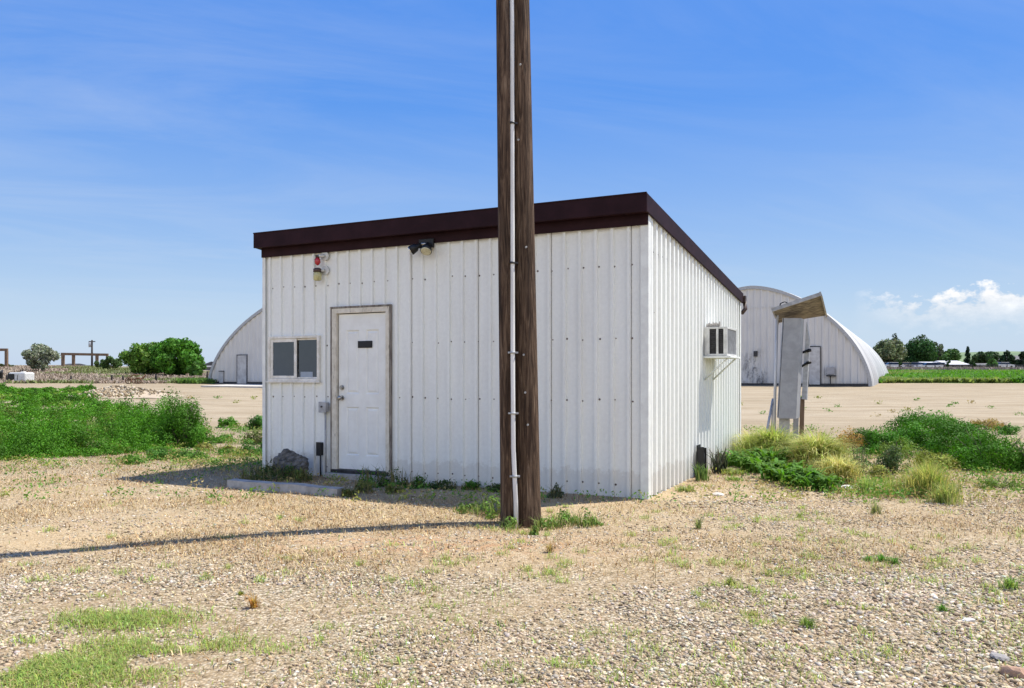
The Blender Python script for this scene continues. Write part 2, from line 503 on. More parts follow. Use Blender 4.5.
def sheet(name, org, along, out, L, ztop, pitch, h, bw, tw, mats, parent, openings=(), start=.1, screws=(), z0=0.0, laps=None):
    """corrugated wall with real openings; openings = (t0,t1,z0,z1)"""
    mb = MB()
    org = Vector(org); along = Vector(along); out = Vector(out)
    cuts = [o[0] for o in openings] + [o[1] for o in openings]
    pts = profile(L, pitch, h, bw, tw, start, cuts)

    def at(t, o, z): return org + along * t + out * o + Vector((0, 0, z))
    for (ta, oa), (tb, ob) in zip(pts[:-1], pts[1:]):
        mid = (ta + tb) / 2
        seg = [(z0, None)]
        iv = []
        lo = z0
        for op in sorted(openings, key=lambda q: q[2]):
            if op[0] - 1e-6 <= mid <= op[1] + 1e-6:
                if op[2] > lo + 1e-4: iv.append((lo, op[2]))
                lo = op[3]
        iv.append((lo, None))
        for a, b in iv:
            za, zb = (ztop(ta), ztop(tb)) if b is None else (b, b)
            mb.add([at(ta, oa, a), at(tb, ob, a), at(tb, ob, zb), at(ta, oa, za)], [(0, 1, 2, 3)], 0)
    # dark lap joints between sheets
    if laps:
        c = start + pitch * laps[0]
        while c < L - .1:
            q = c + bw * .5 + .003
            for a, b in ((z0, 1.2), (1.9, 2.3)) if False else ((z0, None),):
                if not any(o[0] - .05 < q < o[1] + .05 for o in openings):
                    zt = ztop(q) - .01
                    mb.add([at(q, .0012, a), at(q + .006, .0012, a), at(q + .006, .0012, zt), at(q, .0012, zt)], [(0, 1, 2, 3)], 1)
            c += pitch * laps[1]
    # screw heads beside the ribs
    rnd = random.Random(name)
    for z in screws:
        c = start
        while c < L - .05:
            t = c + bw * .5 + .012 + rnd.uniform(-.012, .012); zz = z + rnd.uniform(-.012, .012)
            inside = any(o[0] - .06 < t < o[1] + .06 and o[2] - .06 < zz < o[3] + .06 for o in openings)
            if not inside and zz < ztop(t) - .05 and rnd.random() < .9:
                p = at(t, .0015, zz); r = rnd.uniform(.008, .0135)
                ring = [p + along * (r * math.cos(k * math.pi / 3)) + Vector((0, 0, r * math.sin(k * math.pi / 3))) for k in range(6)]
                mb.add(ring + [q * .5 + p * .5 + out * .006 for q in ring], [tuple(range(6, 12))] + [(k, (k + 1) % 6, 6 + (k + 1) % 6, 6 + k) for k in range(6)], 1)
            c += pitch
    return mb.build(name, mats, parent)


WF, DS = 5.475, 5.45          # front width, side depth
shed = empty('metal_shed', (CX, CY, 0), SHED_ROT, 'white ribbed metal shed with dark brown roof edge and one door', 'shed')
FZ = 3.285; SL = (3.285 - 2.755) / (DS + .17)


def roofz(y): return FZ - SL * (y + .17)


DOOR = (1.30, 2.18); DZ = (.105, 2.20)     # measured along the front from the left end
dl0, dl1 = WF - 4.255, WF - 3.372
wl0, wl1 = WF - 5.36, WF - 4.494
op_front = [(dl0, dl1, -.01, 2.205), (wl0, wl1, 1.275, 1.865)]
wm = [M['wall'], M['screw']]
sheet('wall', (-WF, 0, 0), (1, 0, 0), (0, -1, 0), WF, lambda t: 3.05, .19, .030, .046, .030, wm, shed, op_front, .12, (2.54, 1.745, 1.06, .13), -.06, (2, 5))
sheet('wall', (-.047, 0, 0), (0, 1, 0), (1, 0, 0), DS, lambda t: roofz(t) - .05, .19, .0455, .090, .062, wm, shed, (), .13, (2.45, 1.74, 1.05, .13), -.06)
sheet('wall', (-WF + .036, DS, 0), (0, -1, 0), (-1, 0, 0), DS, lambda t: roofz(DS - t) - .05, .19, .034, .10, .045, wm, shed, (), .13, (), -.06)
sheet('wall', (0, DS, 0), (-1, 0, 0), (0, 1, 0), WF, lambda t: roofz(DS) - .05, .19, .017, .055, .022, wm, shed, (), .12, (), -.06)
# inner lining keeps the room dark and stops light leaking under the ribs
mb = MB(); o_ = .06
for (x0, x1, y0, y1) in ((-WF + o_, -o_, DS - o_ - .02, DS - o_), (-WF + o_, -WF + o_ + .02, o_, DS - o_ - .02), (-o_ - .02, -o_, o_, DS - o_ - .02)):
    mb.box(x0, x1, y0, y1, .02, 2.70)
mb.box(-WF + .03, -.03, .03, DS - .03, -.03, .01); mb.box(-WF + .03, -.03, .03, DS - .03, 2.705, 2.72)
mb.build('lining', M['interior'], shed)
# corner trims
mb = MB(); mb.box(-.085, .0035, -.033, -.029, -.06, 3.05); mb.box(-.0005, .0035, -.0289, .07, -.06, 3.10)
mb.build('corner_trim', M['trim'], shed)
mb = MB(); mb.box(-WF - .0035, -WF + .05, -.033, -.029, -.06, 3.05); mb.box(-WF - .0035, -WF + .0005, -.0289, .06, -.06, 3.05)
mb.build('corner_trim', M['trim'], shed)
mb = MB(); mb.box(-.0005, .0035, DS - .06, DS + .03, -.06, roofz(DS) - .06); mb.build('corner_trim', M['trim'], shed)
# roof deck, fascias, soffit and the dark trim board under it
mb = MB()
x0, x1 = -WF - .002, .002
mb.hexa([(x0, -.15, roofz(-.15) - .10), (x1, -.15, roofz(-.15) - .10), (x1, DS + .10, roofz(DS + .1) - .10), (x0, DS + .10, roofz(DS + .1) - .10)],
        [(x0, -.15, roofz(-.15) - .01), (x1, -.15, roofz(-.15) - .01), (x1, DS + .10, roofz(DS + .1) - .01), (x0, DS + .10, roofz(DS + .1) - .01)])
roof = mb.build('roof', M['fascia'], shed)
mb = MB(); mb.box(-WF - .03, .028, -.176, -.152, FZ - .205, FZ); mb.box(-WF - .03, .028, -.184, -.176, FZ - .012, FZ + .005)
mb.build('fascia', M['fascia'], roof, .004)
for xa, xb in ((.004, .027), (-WF - .028, -WF - .004)):
    mb = MB(); q0, q1 = -.15, DS + .12
    mb.hexa([(xa, q0, roofz(q0) - .20), (xb, q0, roofz(q0) - .20), (xb, q1, roofz(q1) - .17), (xa, q1, roofz(q1) - .17)],
            [(xa, q0, roofz(q0) - .002), (xb, q0, roofz(q0) - .002), (xb, q1, roofz(q1) - .002), (xa, q1, roofz(q1) - .002)])
    mb.build('fascia', M['fascia'], roof, .004)
mb = MB(); mb.box(-WF - .002, .002, -.151, -.03, FZ - .202, FZ - .18); mb.build('soffit', M['fascia'], roof)
mb = MB(); mb.box(-WF - .002, .002, -.054, -.031, 2.965, FZ - .205); mb.build('trim_board', M['fascia'], shed)
# gutter stub at the back right corner
mb = MB(); zg = roofz(DS + .1)
mb.box(-WF, .06, DS + .125, DS + .23, zg - .15, zg - .04); mb.tube([(.03, DS + .18, zg - .13), (.05, DS + .18, zg - .26), (.0, DS + .12, zg - .34)], .035, 8)
mb.build('gutter', M['brown_metal'], shed)

# --- door and its frame
dx0, dx1 = -4.267, -3.362
mb = MB(); w = .072
mb.box(dx0, dx0 + w, -.045, .03, .07, 2.215); mb.box(dx1 - w * .75, dx1, -.045, .03, .07, 2.215); mb.box(dx0 + w, dx1 - w * .75, -.044, .03, 2.15, 2.215)
mb.build('door_frame', M['cream'], shed, .003)
M['casing'] = simple('weathered_grey_wood', (.30, .27, .23), (.12, .10, .085), 12, .85, .2, (3, 3, .4))
mb = MB(); mb.box(dx0 - .03, dx0 - .002, -.040, -.01, -.02, 2.2165); mb.box(dx1 + .002, dx1 + .024, -.040, -.01, -.02, 2.2165); mb.box(dx0 - .03, dx1 + .024, -.05, -.008, 2.217, 2.24)
mb.build('door_casing', M['casing'], shed, .003)
sx0, sx1 = dx0 + w + .012, dx1 - w * .75 - .008
door = None
mb = MB()
pz = ((.30, .93), (1.10, 1.93)); sw = sx1 - sx0
cols_ = ((sx0 + sw * .16, sx0 + sw * .43), (sx0 + sw * .57, sx0 + sw * .84))
# slab built as stiles, rails and recessed panels
xsp = [sx0, cols_[0][0], cols_[0][1], cols_[1][0], cols_[1][1], sx1]
zsp = [.118, pz[0][0], pz[0][1], pz[1][0], pz[1][1], 2.14]
yo, yi = -.004, .010
for i in range(5):
    for j in range(5):
        panel = i in (1, 3) and j in (1, 3)
        a, b, c, d = xsp[i], xsp[i + 1], zsp[j], zsp[j + 1]
        if not panel:
            mb.add([(a, yo, c), (b, yo, c), (b, yo, d), (a, yo, d)], [(0, 1, 2, 3)])
        else:
            e = .018; f = .045
            q0 = [(a, yo, c), (b, yo, c), (b, yo, d), (a, yo, d)]
            q1 = [(a + e, yi, c + e), (b - e, yi, c + e), (b - e, yi, d - e), (a + e, yi, d - e)]
            q2 = [(a + f, yo + .003, c + f), (b - f, yo + .003, c + f), (b - f, yo + .003, d - f), (a + f, yo + .003, d - f)]
            mb.add(q0 + q1 + q2, [(k, (k + 1) % 4, 4 + (k + 1) % 4, 4 + k) for k in range(4)] + [(4 + k, 4 + (k + 1) % 4, 8 + (k + 1) % 4, 8 + k) for k in range(4)] + [(8, 9, 10, 11)])
mb.box(sx0, sx1, .0125, .04, .118, 2.14)
door = mb.build('door', M['door'], shed)
mb = MB(); kx = sx0 + .055
for zk, r in ((1.045, .031), (1.18, .026)):
    m2 = MB(); m2.tube([(kx, -.006, zk), (kx, -.016, zk)], .034, 14); m2.tube([(kx, -.016, zk), (kx, -.045, zk)], .012, 10)
    if zk < 1.1: m2.ball((kx, -.062, zk), r, sc=(1, .8, 1))
    else: m2.tube([(kx, -.017, zk), (kx, -.035, zk)], .024, 14)
    m2.build('door_knob' if zk < 1.1 else 'deadbolt', M['steel'], door)
mb = MB(); mz = 1.74; mxc = sx0 + sw * .56
mb.box(mxc - .112, mxc + .112, -.014, -.006, mz - .045, mz + .045); mb.box(mxc - .10, mxc + .10, -.019, -.0145, mz - .034, mz + .030)
mb.build('mail_slot', M['black'], door, .003)
mb = MB(); mb.box(dx0 + .005, dx1 - .005, -.075, -.012, .072, .1125); mb.build('threshold', M['dark_metal'], shed)
mb = MB(); mb.box(dx0 - .05, dx1 + .03, -.13, -.022, -.06, .068); mb.build('door_step', M['concrete'], shed, .01)

# --- window
wx0, wx1, wz0, wz1 = -5.37, -4.484, 1.264, 1.874
win = None
mb = MB(); t_ = .034
mb.box(wx0, wx0 + t_, -.045, .03, wz0, wz1); mb.box(wx1 - t_, wx1, -.045, .03, wz0, wz1)
mb.box(wx0 + t_, wx1 - t_, -.045, .03, wz1 - t_, wz1); mb.box(wx0 + t_, wx1 - t_, -.045, .03, wz0, wz0 + t_)
mb.box(wx0 - .03, wx1 + .02, -.058, -.02, wz0 - .022, wz0 - .001)
win = mb.build('window', M['window_frame'], shed, .003)
xm = (wx0 + wx1) / 2 + .03
for a, b, yy in ((wx0 + t_ + .002, xm + .025, -.020), (xm - .02, wx1 - t_ - .002, -.001)):
    f_ = .045 if yy < -.01 else .022
    za, zb = wz0 + t_ + .002, wz1 - t_ - .002
    top = .05 if yy < -.01 else .0
    mb = MB(); mb.box(a, a + f_, yy - .014, yy, za, zb); mb.box(b - f_, b, yy - .014, yy, za, zb)
    mb.box(a + f_, b - f_, yy - .014, yy, zb - f_, zb); mb.box(a + f_, b - f_, yy - .014, yy, za, za + f_ * .8)
    mb.build('sash', M['window_frame'], win, .002)
    mb = MB(); mb.add([(a + f_ * .8, yy - .008, za + f_ * .6), (b - f_ * .8, yy - .008, za + f_ * .6), (b - f_ * .8, yy - .008, zb - f_ * .8), (a + f_ * .8, yy - .008, zb - f_ * .8)], [(0, 1, 2, 3)]); mb.build('pane', M['glass'], win)
mb = MB(); mb.box(xm + .055, xm + .26, .012, .016, wz0 + .05, wz0 + .125); mb.build('paper_note', M['paper'], win)
mb = MB()
mb.box(-5.1, -4.2, .75, .79, .9, 1.62); mb.hexa([(-5.28, .30, 1.2), (-4.98, .30, 1.2), (-4.98, .33, 1.2), (-5.28, .33, 1.2)], [(-5.28, .30, 1.50), (-4.99, .30, 1.30), (-4.99, .33, 1.30), (-5.28, .33, 1.50)])
mb.build('inside_shelf', M['dark_metal'], shed)

# --- things fixed to the front
fl = empty('floodlight', from_shed(-2.80, -.034, 2.90), SHED_ROT, 'black twin-head floodlight under the roof edge of the shed', 'light')
mb = MB(); mb.box(-.09, .12, -.055, -.026, .005, .115); mb.box(.0, .02, -.075, -.055, .03, .07); mb.build('mounting_box', M['black'], fl, .005)


def lamp_head(parent, base, direc, r, L, lens):
    base = Vector(base); d = Vector(direc).normalized()
    m_ = MB(); m_.tube([base, base + d * L * .35, base + d * L * .5, base + d * L], [r * .38, r * .45, r * .8, r], 16, 0, True)
    h = m_.build('lamp_head', M['black'], parent)
    m_ = MB(); m_.tube([base + d * (L + .001), base + d * (L + .012)], [r * .93, r * .82], 16); m_.build('lens', lens, h)


lamp_head(fl, (.06, -.075, .05), (.12, -.55, -.75), .072, .13, M['lamp_lens'])
lamp_head(fl, (-.04, -.075, .05), (-.75, -.35, -.5), .062, .15, M['silver'])
mb = MB(); mb.tube([(.04, -.06, .05), (-.03, -.09, .05)], .02, 8); mb.build('swivel_arm', M['steel'], fl)

al = empty('alarm_lamp', from_shed(-4.44, -.03, 2.80), SHED_ROT, 'red lamp above a yellowed jar lamp under the eave left of the door', 'lamp')
for zc, nm in ((.115, 1), (-.075, 2)):
    mb = MB(); mb.tube([(.05, .012, zc), (.05, -.012, zc)], .062, 16); mb.tube([(.05, -.012, zc), (.05, -.05, zc), (-.01, -.08, zc - .005)], .02, 8)
    mb.build('backplate', M['white_plastic'], al)
mb = MB(); mb.tube([(-.01, -.08, .12), (-.01, -.08, .09)], .028, 12); mb.build('lamp_socket', M['brown_metal'], al)
mb = MB(); mb.tube([(-.01, -.08, .089), (-.01, -.08, .07), (-.01, -.08, .03), (-.01, -.08, .005), (-.01, -.08, -.012)], [.022, .036, .040, .028, .008], 14); mb.build('red_bulb', M['red_glass'], al)
mb = MB(); mb.tube([(-.01, -.08, -.045), (-.01, -.08, -.06), (-.01, -.08, -.10)], [.03, .056, .056], 14); mb.build('lamp_socket', M['brown_metal'], al)
mb = MB(); mb.tube([(-.01, -.08, -.101), (-.01, -.08, -.125), (-.01, -.08, -.205), (-.01, -.08, -.215)], [.045, .056, .052, .03], 14); mb.build('jar_shade', M['amber_glass'], al)

sb = empty('switch_box', from_shed(-4.38, -.03, .92), SHED_ROT, 'grey switch box and thin conduit on the wall between window and door', 'electrical box')
mb = MB(); mb.box(-.05, .055, -.07, .0, -.06, .065); mb.box(-.058, .063, -.078, -.07, -.068, .073); mb.build('box', M['galv'], sb, .005)
mb = MB(); mb.tube([(.02, -.03, -.06), (.02, -.03, -.5), (.025, -.03, -.86)], .012, 8); mb.build('conduit', M['galv'], sb)
mb = MB(); mb.tube([(0, -.078, .01), (0, -.095, .01)], .012, 8); mb.build('switch_toggle', M['dark_metal'], sb)
ob = empty('outlet_box', from_shed(-4.45, -.03, .37), SHED_ROT, 'small black outlet box low on the wall beside the grey rock', 'electrical box')
mb = MB(); mb.box(-.032, .034, -.06, 0, -.085, .085); mb.box(-.037, .039, -.068, -.06, -.09, .09); mb.build('box', M['black'], ob, .004)
mb = MB(); mb.tube([(.01, -.03, -.085), (.01, -.03, -.36)], .011, 8); mb.build('conduit', M['dark_metal'], ob)

# --- air conditioner on the side wall
ac = empty('air_conditioner', from_shed(.0, 2.69, 1.61), SHED_ROT, 'white boxy air conditioner hung on the sunny side wall of the shed', 'air conditioner')
AX, AY, AZ = .31, .70, .40
mb = MB(); t_ = .028
mb.box(0, AX, 0, AY, AZ - t_, AZ); mb.box(0, AX, 0, AY, 0, t_)
for (a, b, c, d) in ((AX - t_, AX, 0, t_), (AX - t_, AX, AY - t_, AY), (0, .07, 0, .02), (0, .05, AY - .02, AY), (AX * .52, AX * .52 + .03, 0, .02), (AX - .05, AX - t_, 0, .02)):
    mb.box(a, b, c, d, t_, AZ - t_)
mb.build('casing', M['white_plastic'], ac, .003)
mb = MB(); mb.box(.01, AX - .02, .03, AY - .03, t_, AZ - t_); mb.build('core', M['dark_metal'], ac)
mb = MB()
for k in range(11):
    z = .05 + k * .03
    mb.box(.07, AX * .52, .008, .024, z, z + .008); mb.box(AX * .52 + .03, AX - .05, .008, .024, z, z + .008)
mb.build('louvre', M['dark_metal'], ac)
mb = MB()
for k in range(40):
    yk = .04 + k * .0157
    mb.box(AX - .012, AX - .006, yk, yk + .005, t_, AZ - t_)
mb.build('grille', M['galv'], ac)
mb = MB(); mb.box(-.02, AX + .05, -.03, AY + .05, -.03, -.004); mb.build('shelf', M['trim'], ac, .003)
for yb in (.04, AY - .10):
    mb = MB(); mb.tube([(AX + .0, yb, -.032), (-.005, yb, -.33)], .012, 8); mb.build('bracket', M['trim'], ac)
mb = MB(); rr = random.Random(4)
for k in range(9):
    a = .02 + k * .022
    mb.hexa([(a, .01, AZ + .001), (a + .016, .01, AZ + .001), (a + .016, .10, AZ + .001), (a, .10, AZ + .001)],
            [(a + .004, .02, AZ + rr.uniform(.04, .08)), (a + .012, .02, AZ + rr.uniform(.04, .08)), (a + .012, .08, AZ + rr.uniform(.03, .06)), (a + .004, .08, AZ + rr.uniform(.03, .06))])
mb.build('foam_strip', M['concrete'], ac)

# --- black stub at the foot of the side wall
dp = empty('drain_stub', from_shed(.03, 2.17, 0), SHED_ROT, 'black plastic drain stub standing at the foot of the sunny side wall', 'pipe')
mb = MB(); mb.box(.0, .018, -.09, .09, -.03, .42); mb.box(.018, .10, -.09, -.07, -.03, .40); mb.box(.018, .10, .05, .07, -.03, .38)
mb.build('channel', M['black'], dp, .004)
mb = MB(); mb.tube([(.06, -.01, -.03), (.065, -.005, .25), (.05, .0, .36)], .03, 10); mb.build('pipe', M['dark_metal'], dp)

# --- wheel stop and rock in front
ws = empty('wheel_stop', from_shed(-3.93, -1.31, 0), SHED_ROT, 'long grey concrete wheel stop lying before the shed door', 'wheel stop')
mb = MB(); n = 12
for i in range(n):
    a = -.82 + 1.64 * i / n; b = -.82 + 1.64 * (i + 1) / n
    j = [rr.uniform(-.006, .006) for _ in range(4)]
    if i == 0: prev = (0, 0)
    nxt = (rr.uniform(-.008, .008), rr.uniform(-.007, .007))
    mb.hexa([(a, -.085 + prev[0], -.04), (b, -.085 + nxt[0], -.04), (b, .085, -.04), (a, .085, -.04)],
            [(a, -.07 + prev[0], .095 + prev[1]), (b, -.07 + nxt[0], .095 + nxt[1]), (b, .065, .097 + nxt[1]), (a, .065, .097 + prev[1])])
    prev = nxt
mb.build('concrete_bar', M['concrete'], ws)


def rock_mesh(name, r, mat, sub=3, seed=0, sc=(1, 1, 1), rough=.35):
    bm = bmesh.new(); bmesh.ops.create_icosphere(bm, subdivisions=sub, radius=1)
    rg = random.Random(seed)
    planes = [(Vector((rg.gauss(0, 1), rg.gauss(0, 1), rg.gauss(0, 1))).normalized(), rg.uniform(.62, .9)) for _ in range(9)]
    for v in bm.verts:
        for n_, d_ in planes:
            e = v.co.dot(n_) - d_
            if e > 0: v.co -= n_ * e * .9
        v.co += v.co.normalized() * rg.uniform(-.04, .04) * rough
        v.co = Vector((v.co.x * sc[0], v.co.y * sc[1], v.co.z * sc[2])) * r
    me = D.meshes.new(name); bm.to_mesh(me); bm.free(); me.materials.append(mat)
    o = D.objects.new(name, me); COL.objects.link(o); return o


rk = rock_mesh('boulder', .225, M['rock'], 4, 12, (1.1, .75, .95), 2.2); rk.location = from_shed(-4.70, -.34, .17); rk.rotation_euler = (.2, -.35, SHED_ROT + .3)
tag(rk, 'dark grey boulder among weeds under the shed window', 'boulder')


# ------------------------------------------------------------------ utility poles
def pole(base, top_dx, h, r0, r1, seed, label):
    e = empty('utility_pole', base, 0, label, 'utility pole')
    rg = np.random.RandomState(seed)
    nt, nz = 72, 70
    th = np.linspace(0, 2 * math.pi, nt, endpoint=False); zz = np.concatenate([[-.3], np.linspace(0, h, nz - 1)])
    TH, ZZ = np.meshgrid(th, zz)
    f = np.clip(ZZ / h, 0, 1); rad = r0 * (1 - f) + r1 * f
    rad = rad * (1 + .03 * (fbm(np.cos(TH) * 2 + seed + 9, np.sin(TH) * 2 + ZZ * .25 + 9) - .5))
    crack = np.zeros_like(TH)
    for k in range(15):
        a = rg.uniform(0, 2 * math.pi); z0 = rg.uniform(-1, h); ln = rg.uniform(1.2, 4.5); w = rg.uniform(.05, .085)
        wob = a + .06 * np.sin(ZZ * rg.uniform(.5, 1.2) + rg.uniform(0, 6))
        dd = np.abs((TH - wob + math.pi) % (2 * math.pi) - math.pi)
        crack += np.exp(-(dd / w) ** 2) * sstep(z0, z0 + .3, ZZ) * (1 - sstep(z0 + ln - .3, z0 + ln, ZZ)) * rg.uniform(.4, 1)
    rad = rad * (1 - .17 * np.clip(crack, 0, 1)) * (1 + .10 * np.exp(-np.maximum(ZZ, 0) / .12) * (fbm(TH * 1.5 + 3, ZZ * 0 + seed)))
    lean = top_dx * np.maximum(ZZ, 0) / h
    V = np.stack([rad * np.cos(TH) + lean, rad * np.sin(TH), ZZ], -1).reshape(-1, 3)
    ii = np.arange(nt * nz).reshape(nz, nt); jj = np.roll(ii, -1, 1)
    fq_ = np.stack([ii[:-1], jj[:-1], jj[1:], ii[1:]], -1).reshape(-1, 4)
    np_mesh('timber', V, [fq_, ii[-1][None, :]], None, M['pole'], e, True)
    return e


d1 = 7.50; b1 = Pg(527.5, d1)
p1 = pole(b1, -.14, 9.0, .127, .068, 3, 'stout weathered wooden pole with white conduit nearest the camera')
d2 = 7.40; b2 = Pg(508.8, d2)
p2 = pole(b2, -.105, 9.0, .077, .050, 8, 'slim brown wooden pole pressed against the left of the conduit pole')
mb = MB()
ca = Vector(((516.3 - 512) / F * 7.31, 7.315, 0)) - Vector((b1.x, b1.y, 0))
cpts = [(ca.x, ca.y, -.1), (ca.x - .005, ca.y, .25), (ca.x - .028, ca.y + .012, .75), (ca.x - .032, ca.y + .015, 1.5), (-.146, -.105, 4.7), (-.21, -.085, 8.9)]
mb.tube(cpts, .021, 12)

cond = mb.build('conduit', M['pvc'], p1)
for z in (.48, 1.06, 1.62, 2.45, 3.75, 5.2):
    q = None
    for a, b in zip(cpts[:-1], cpts[1:]):
        if a[2] <= z <= b[2]:
            f = (z - a[2]) / (b[2] - a[2]); q = [a[i] + f * (b[i] - a[i]) for i in range(3)]
    mb = MB(); mb.tube([(q[0] - .002, q[1] - .002, z - .009), (q[0] - .002, q[1] - .002, z + .009)], .0275, 12)
    mb.box(q[0] - .045, q[0] + .05, q[1] - .006, q[1] + .012, z - .008, z + .008)
    mb.build('pipe_strap', M['dark_metal'] if z > 2 else M['galv'], cond)
for z, px_ in ((.95, 529), (1.25, 527), (1.6, 526), (2.6, 530), (3.6, 524), (4.3, 527)):
    x = (px_ - 527.5) / F * d1 - .14 * z / 9
    mb = MB(); mb.tube([(x, -.135 + .0065 * z, z), (x + .004, -.10, z + .004)], .010, 7); mb.build('staple', M['galv'], p1)


# ------------------------------------------------------------------ meter pedestal
def rel(o, p): return Vector(p) - Vector(o)


dm = 14.6
mo = Pg(787, dm)
mp = empty('meter_pedestal', mo, 0, 'leaning grey meter cabinet on posts under a tilted plywood hood', 'meter cabinet')


def Q(px, d, py): return rel(mo, P(px, d, py))


mb = MB()
A = [Q(778.2, 14.5, 418.5), Q(796.0, 14.45, 419), Q(799.6, 14.82, 417.6), Q(781.5, 14.87, 417)]
B = [Q(783.8, 14.5, 318), Q(801.2, 14.45, 318), Q(804.2, 14.82, 319.3), Q(787.3, 14.87, 319.3)]
mb.hexa(A, B); cab = mb.build('cabinet', M['grey_paint'], mp, .006)
mb = MB()
mb.hexa([Q(776.9, 14.60, 417), Q(777.7, 14.54, 418), Q(780.8, 14.9, 416), Q(779.6, 14.95, 416)], [Q(782.4, 14.60, 318), Q(783.3, 14.54, 318), Q(787, 14.9, 318), Q(785.5, 14.95, 318)])
mb.build('side_panel', M['galv'], mp, .003)
mb = MB()
mb.hexa([Q(801.5, 14.95, 399), Q(806.6, 14.95, 400), Q(807.5, 15.06, 400), Q(802.4, 15.06, 399)], [Q(806.4, 14.95, 322), Q(809.3, 14.95, 340), Q(810.2, 15.06, 340), Q(807.3, 15.06, 322)])
mb.build('rear_panel', M['galv'], mp, .003)
for y0, y1 in ((366.5, 361.5), (353, 349.5)):
    mb = MB(); mb.tube([Q(801.5, 14.93, y0), Q(809.5, 14.90, y1)], .022, 8); mb.tube([Q(807, 14.90, y1 + 1.5), Q(811, 14.89, y1 + .5)], .03, 8)
    mb.build('handle', M['black'], mp)
gzm = 455
mb = MB(); mb.hexa([Q(778.0, 14.62, gzm), Q(788.5, 14.62, gzm), Q(789.5, 14.8, gzm), Q(779, 14.8, gzm)], [Q(779.2, 14.62, 416), Q(788.8, 14.62, 416), Q(789.8, 14.8, 416), Q(780.2, 14.8, 416)])
mb.build('post', M['galv'], mp, .004)
for (a, b, c, d_, z) in ((792, 797.5, 14.9, 14.98, 416), (798.8, 803.4, 15.0, 15.08, 397)):
    mb = MB(); mb.hexa([Q(a, c, gzm), Q(b, c, gzm), Q(b, d_, gzm), Q(a, d_, gzm)], [Q(a + 1.3, c, z), Q(b + 1.3, c, z), Q(b + 1.3, d_, z), Q(a + 1.3, d_, z)])
    mb.build('post', M['timber'] if z < 400 else M['grey_paint'], mp)
mb = MB(); mb.tube([Q(774.2, 14.75, gzm), Q(774.8, 14.75, 400), Q(777.2, 14.72, 314)], .026, 10); mb.build('riser_pipe', M['pvc'], mp)
mb = MB(); mb.tube([Q(773, 14.8, 399), Q(763, 14.3, 452)], .024, 8); mb.build('brace', M['galv'], mp)
mb = MB(); mb.tube([Q(770.5, 15.2, gzm), Q(772.8, 14.95, 402)], .014, 8); mb.build('brace', M['galv'], mp)
# hood: a tilted slab with frame lips
NL, NR, FR_, FL_ = Q(772.6, 14.35, 310.5), Q(821.0, 14.15, 294.5), Q(826.2, 15.15, 315.5), Q(778, 15.25, 323)
nrm = (NR - NL).cross(FL_ - NL).normalized()
if nrm.z < 0: nrm = -nrm
mb = MB(); mb.hexa([NL, NR, FR_, FL_], [p + nrm * .03 for p in (NL, NR, FR_, FL_)]); hood = mb.build('hood', M['plywood'], mp)
mb = MB()
for a, b, w_ in ((NL, NR, .045), (NR, FR_, .06), (FL_, NL, .05)):
    dr = (b - a).normalized(); sd = dr.cross(nrm).normalized() * .014
    a2 = a - dr * .012; b2 = b + dr * .012; lo = -nrm * w_ * .5; hi = nrm * (w_ * .5 + .02)
    mb.hexa([a2 + lo - sd, b2 + lo - sd, b2 + lo + sd, a2 + lo + sd], [a2 + hi - sd, b2 + hi - sd, b2 + hi + sd, a2 + hi + sd])
mb.build('rim', M['concrete'], hood)
mb = MB(); mb.tube([Q(779, 14.6, 309), Q(780.5, 14.6, 303.5), Q(785, 14.6, 301.5), Q(788.5, 14.6, 304)], .012, 6); mb.build('wire_loop', M['dark_metal'], mp)


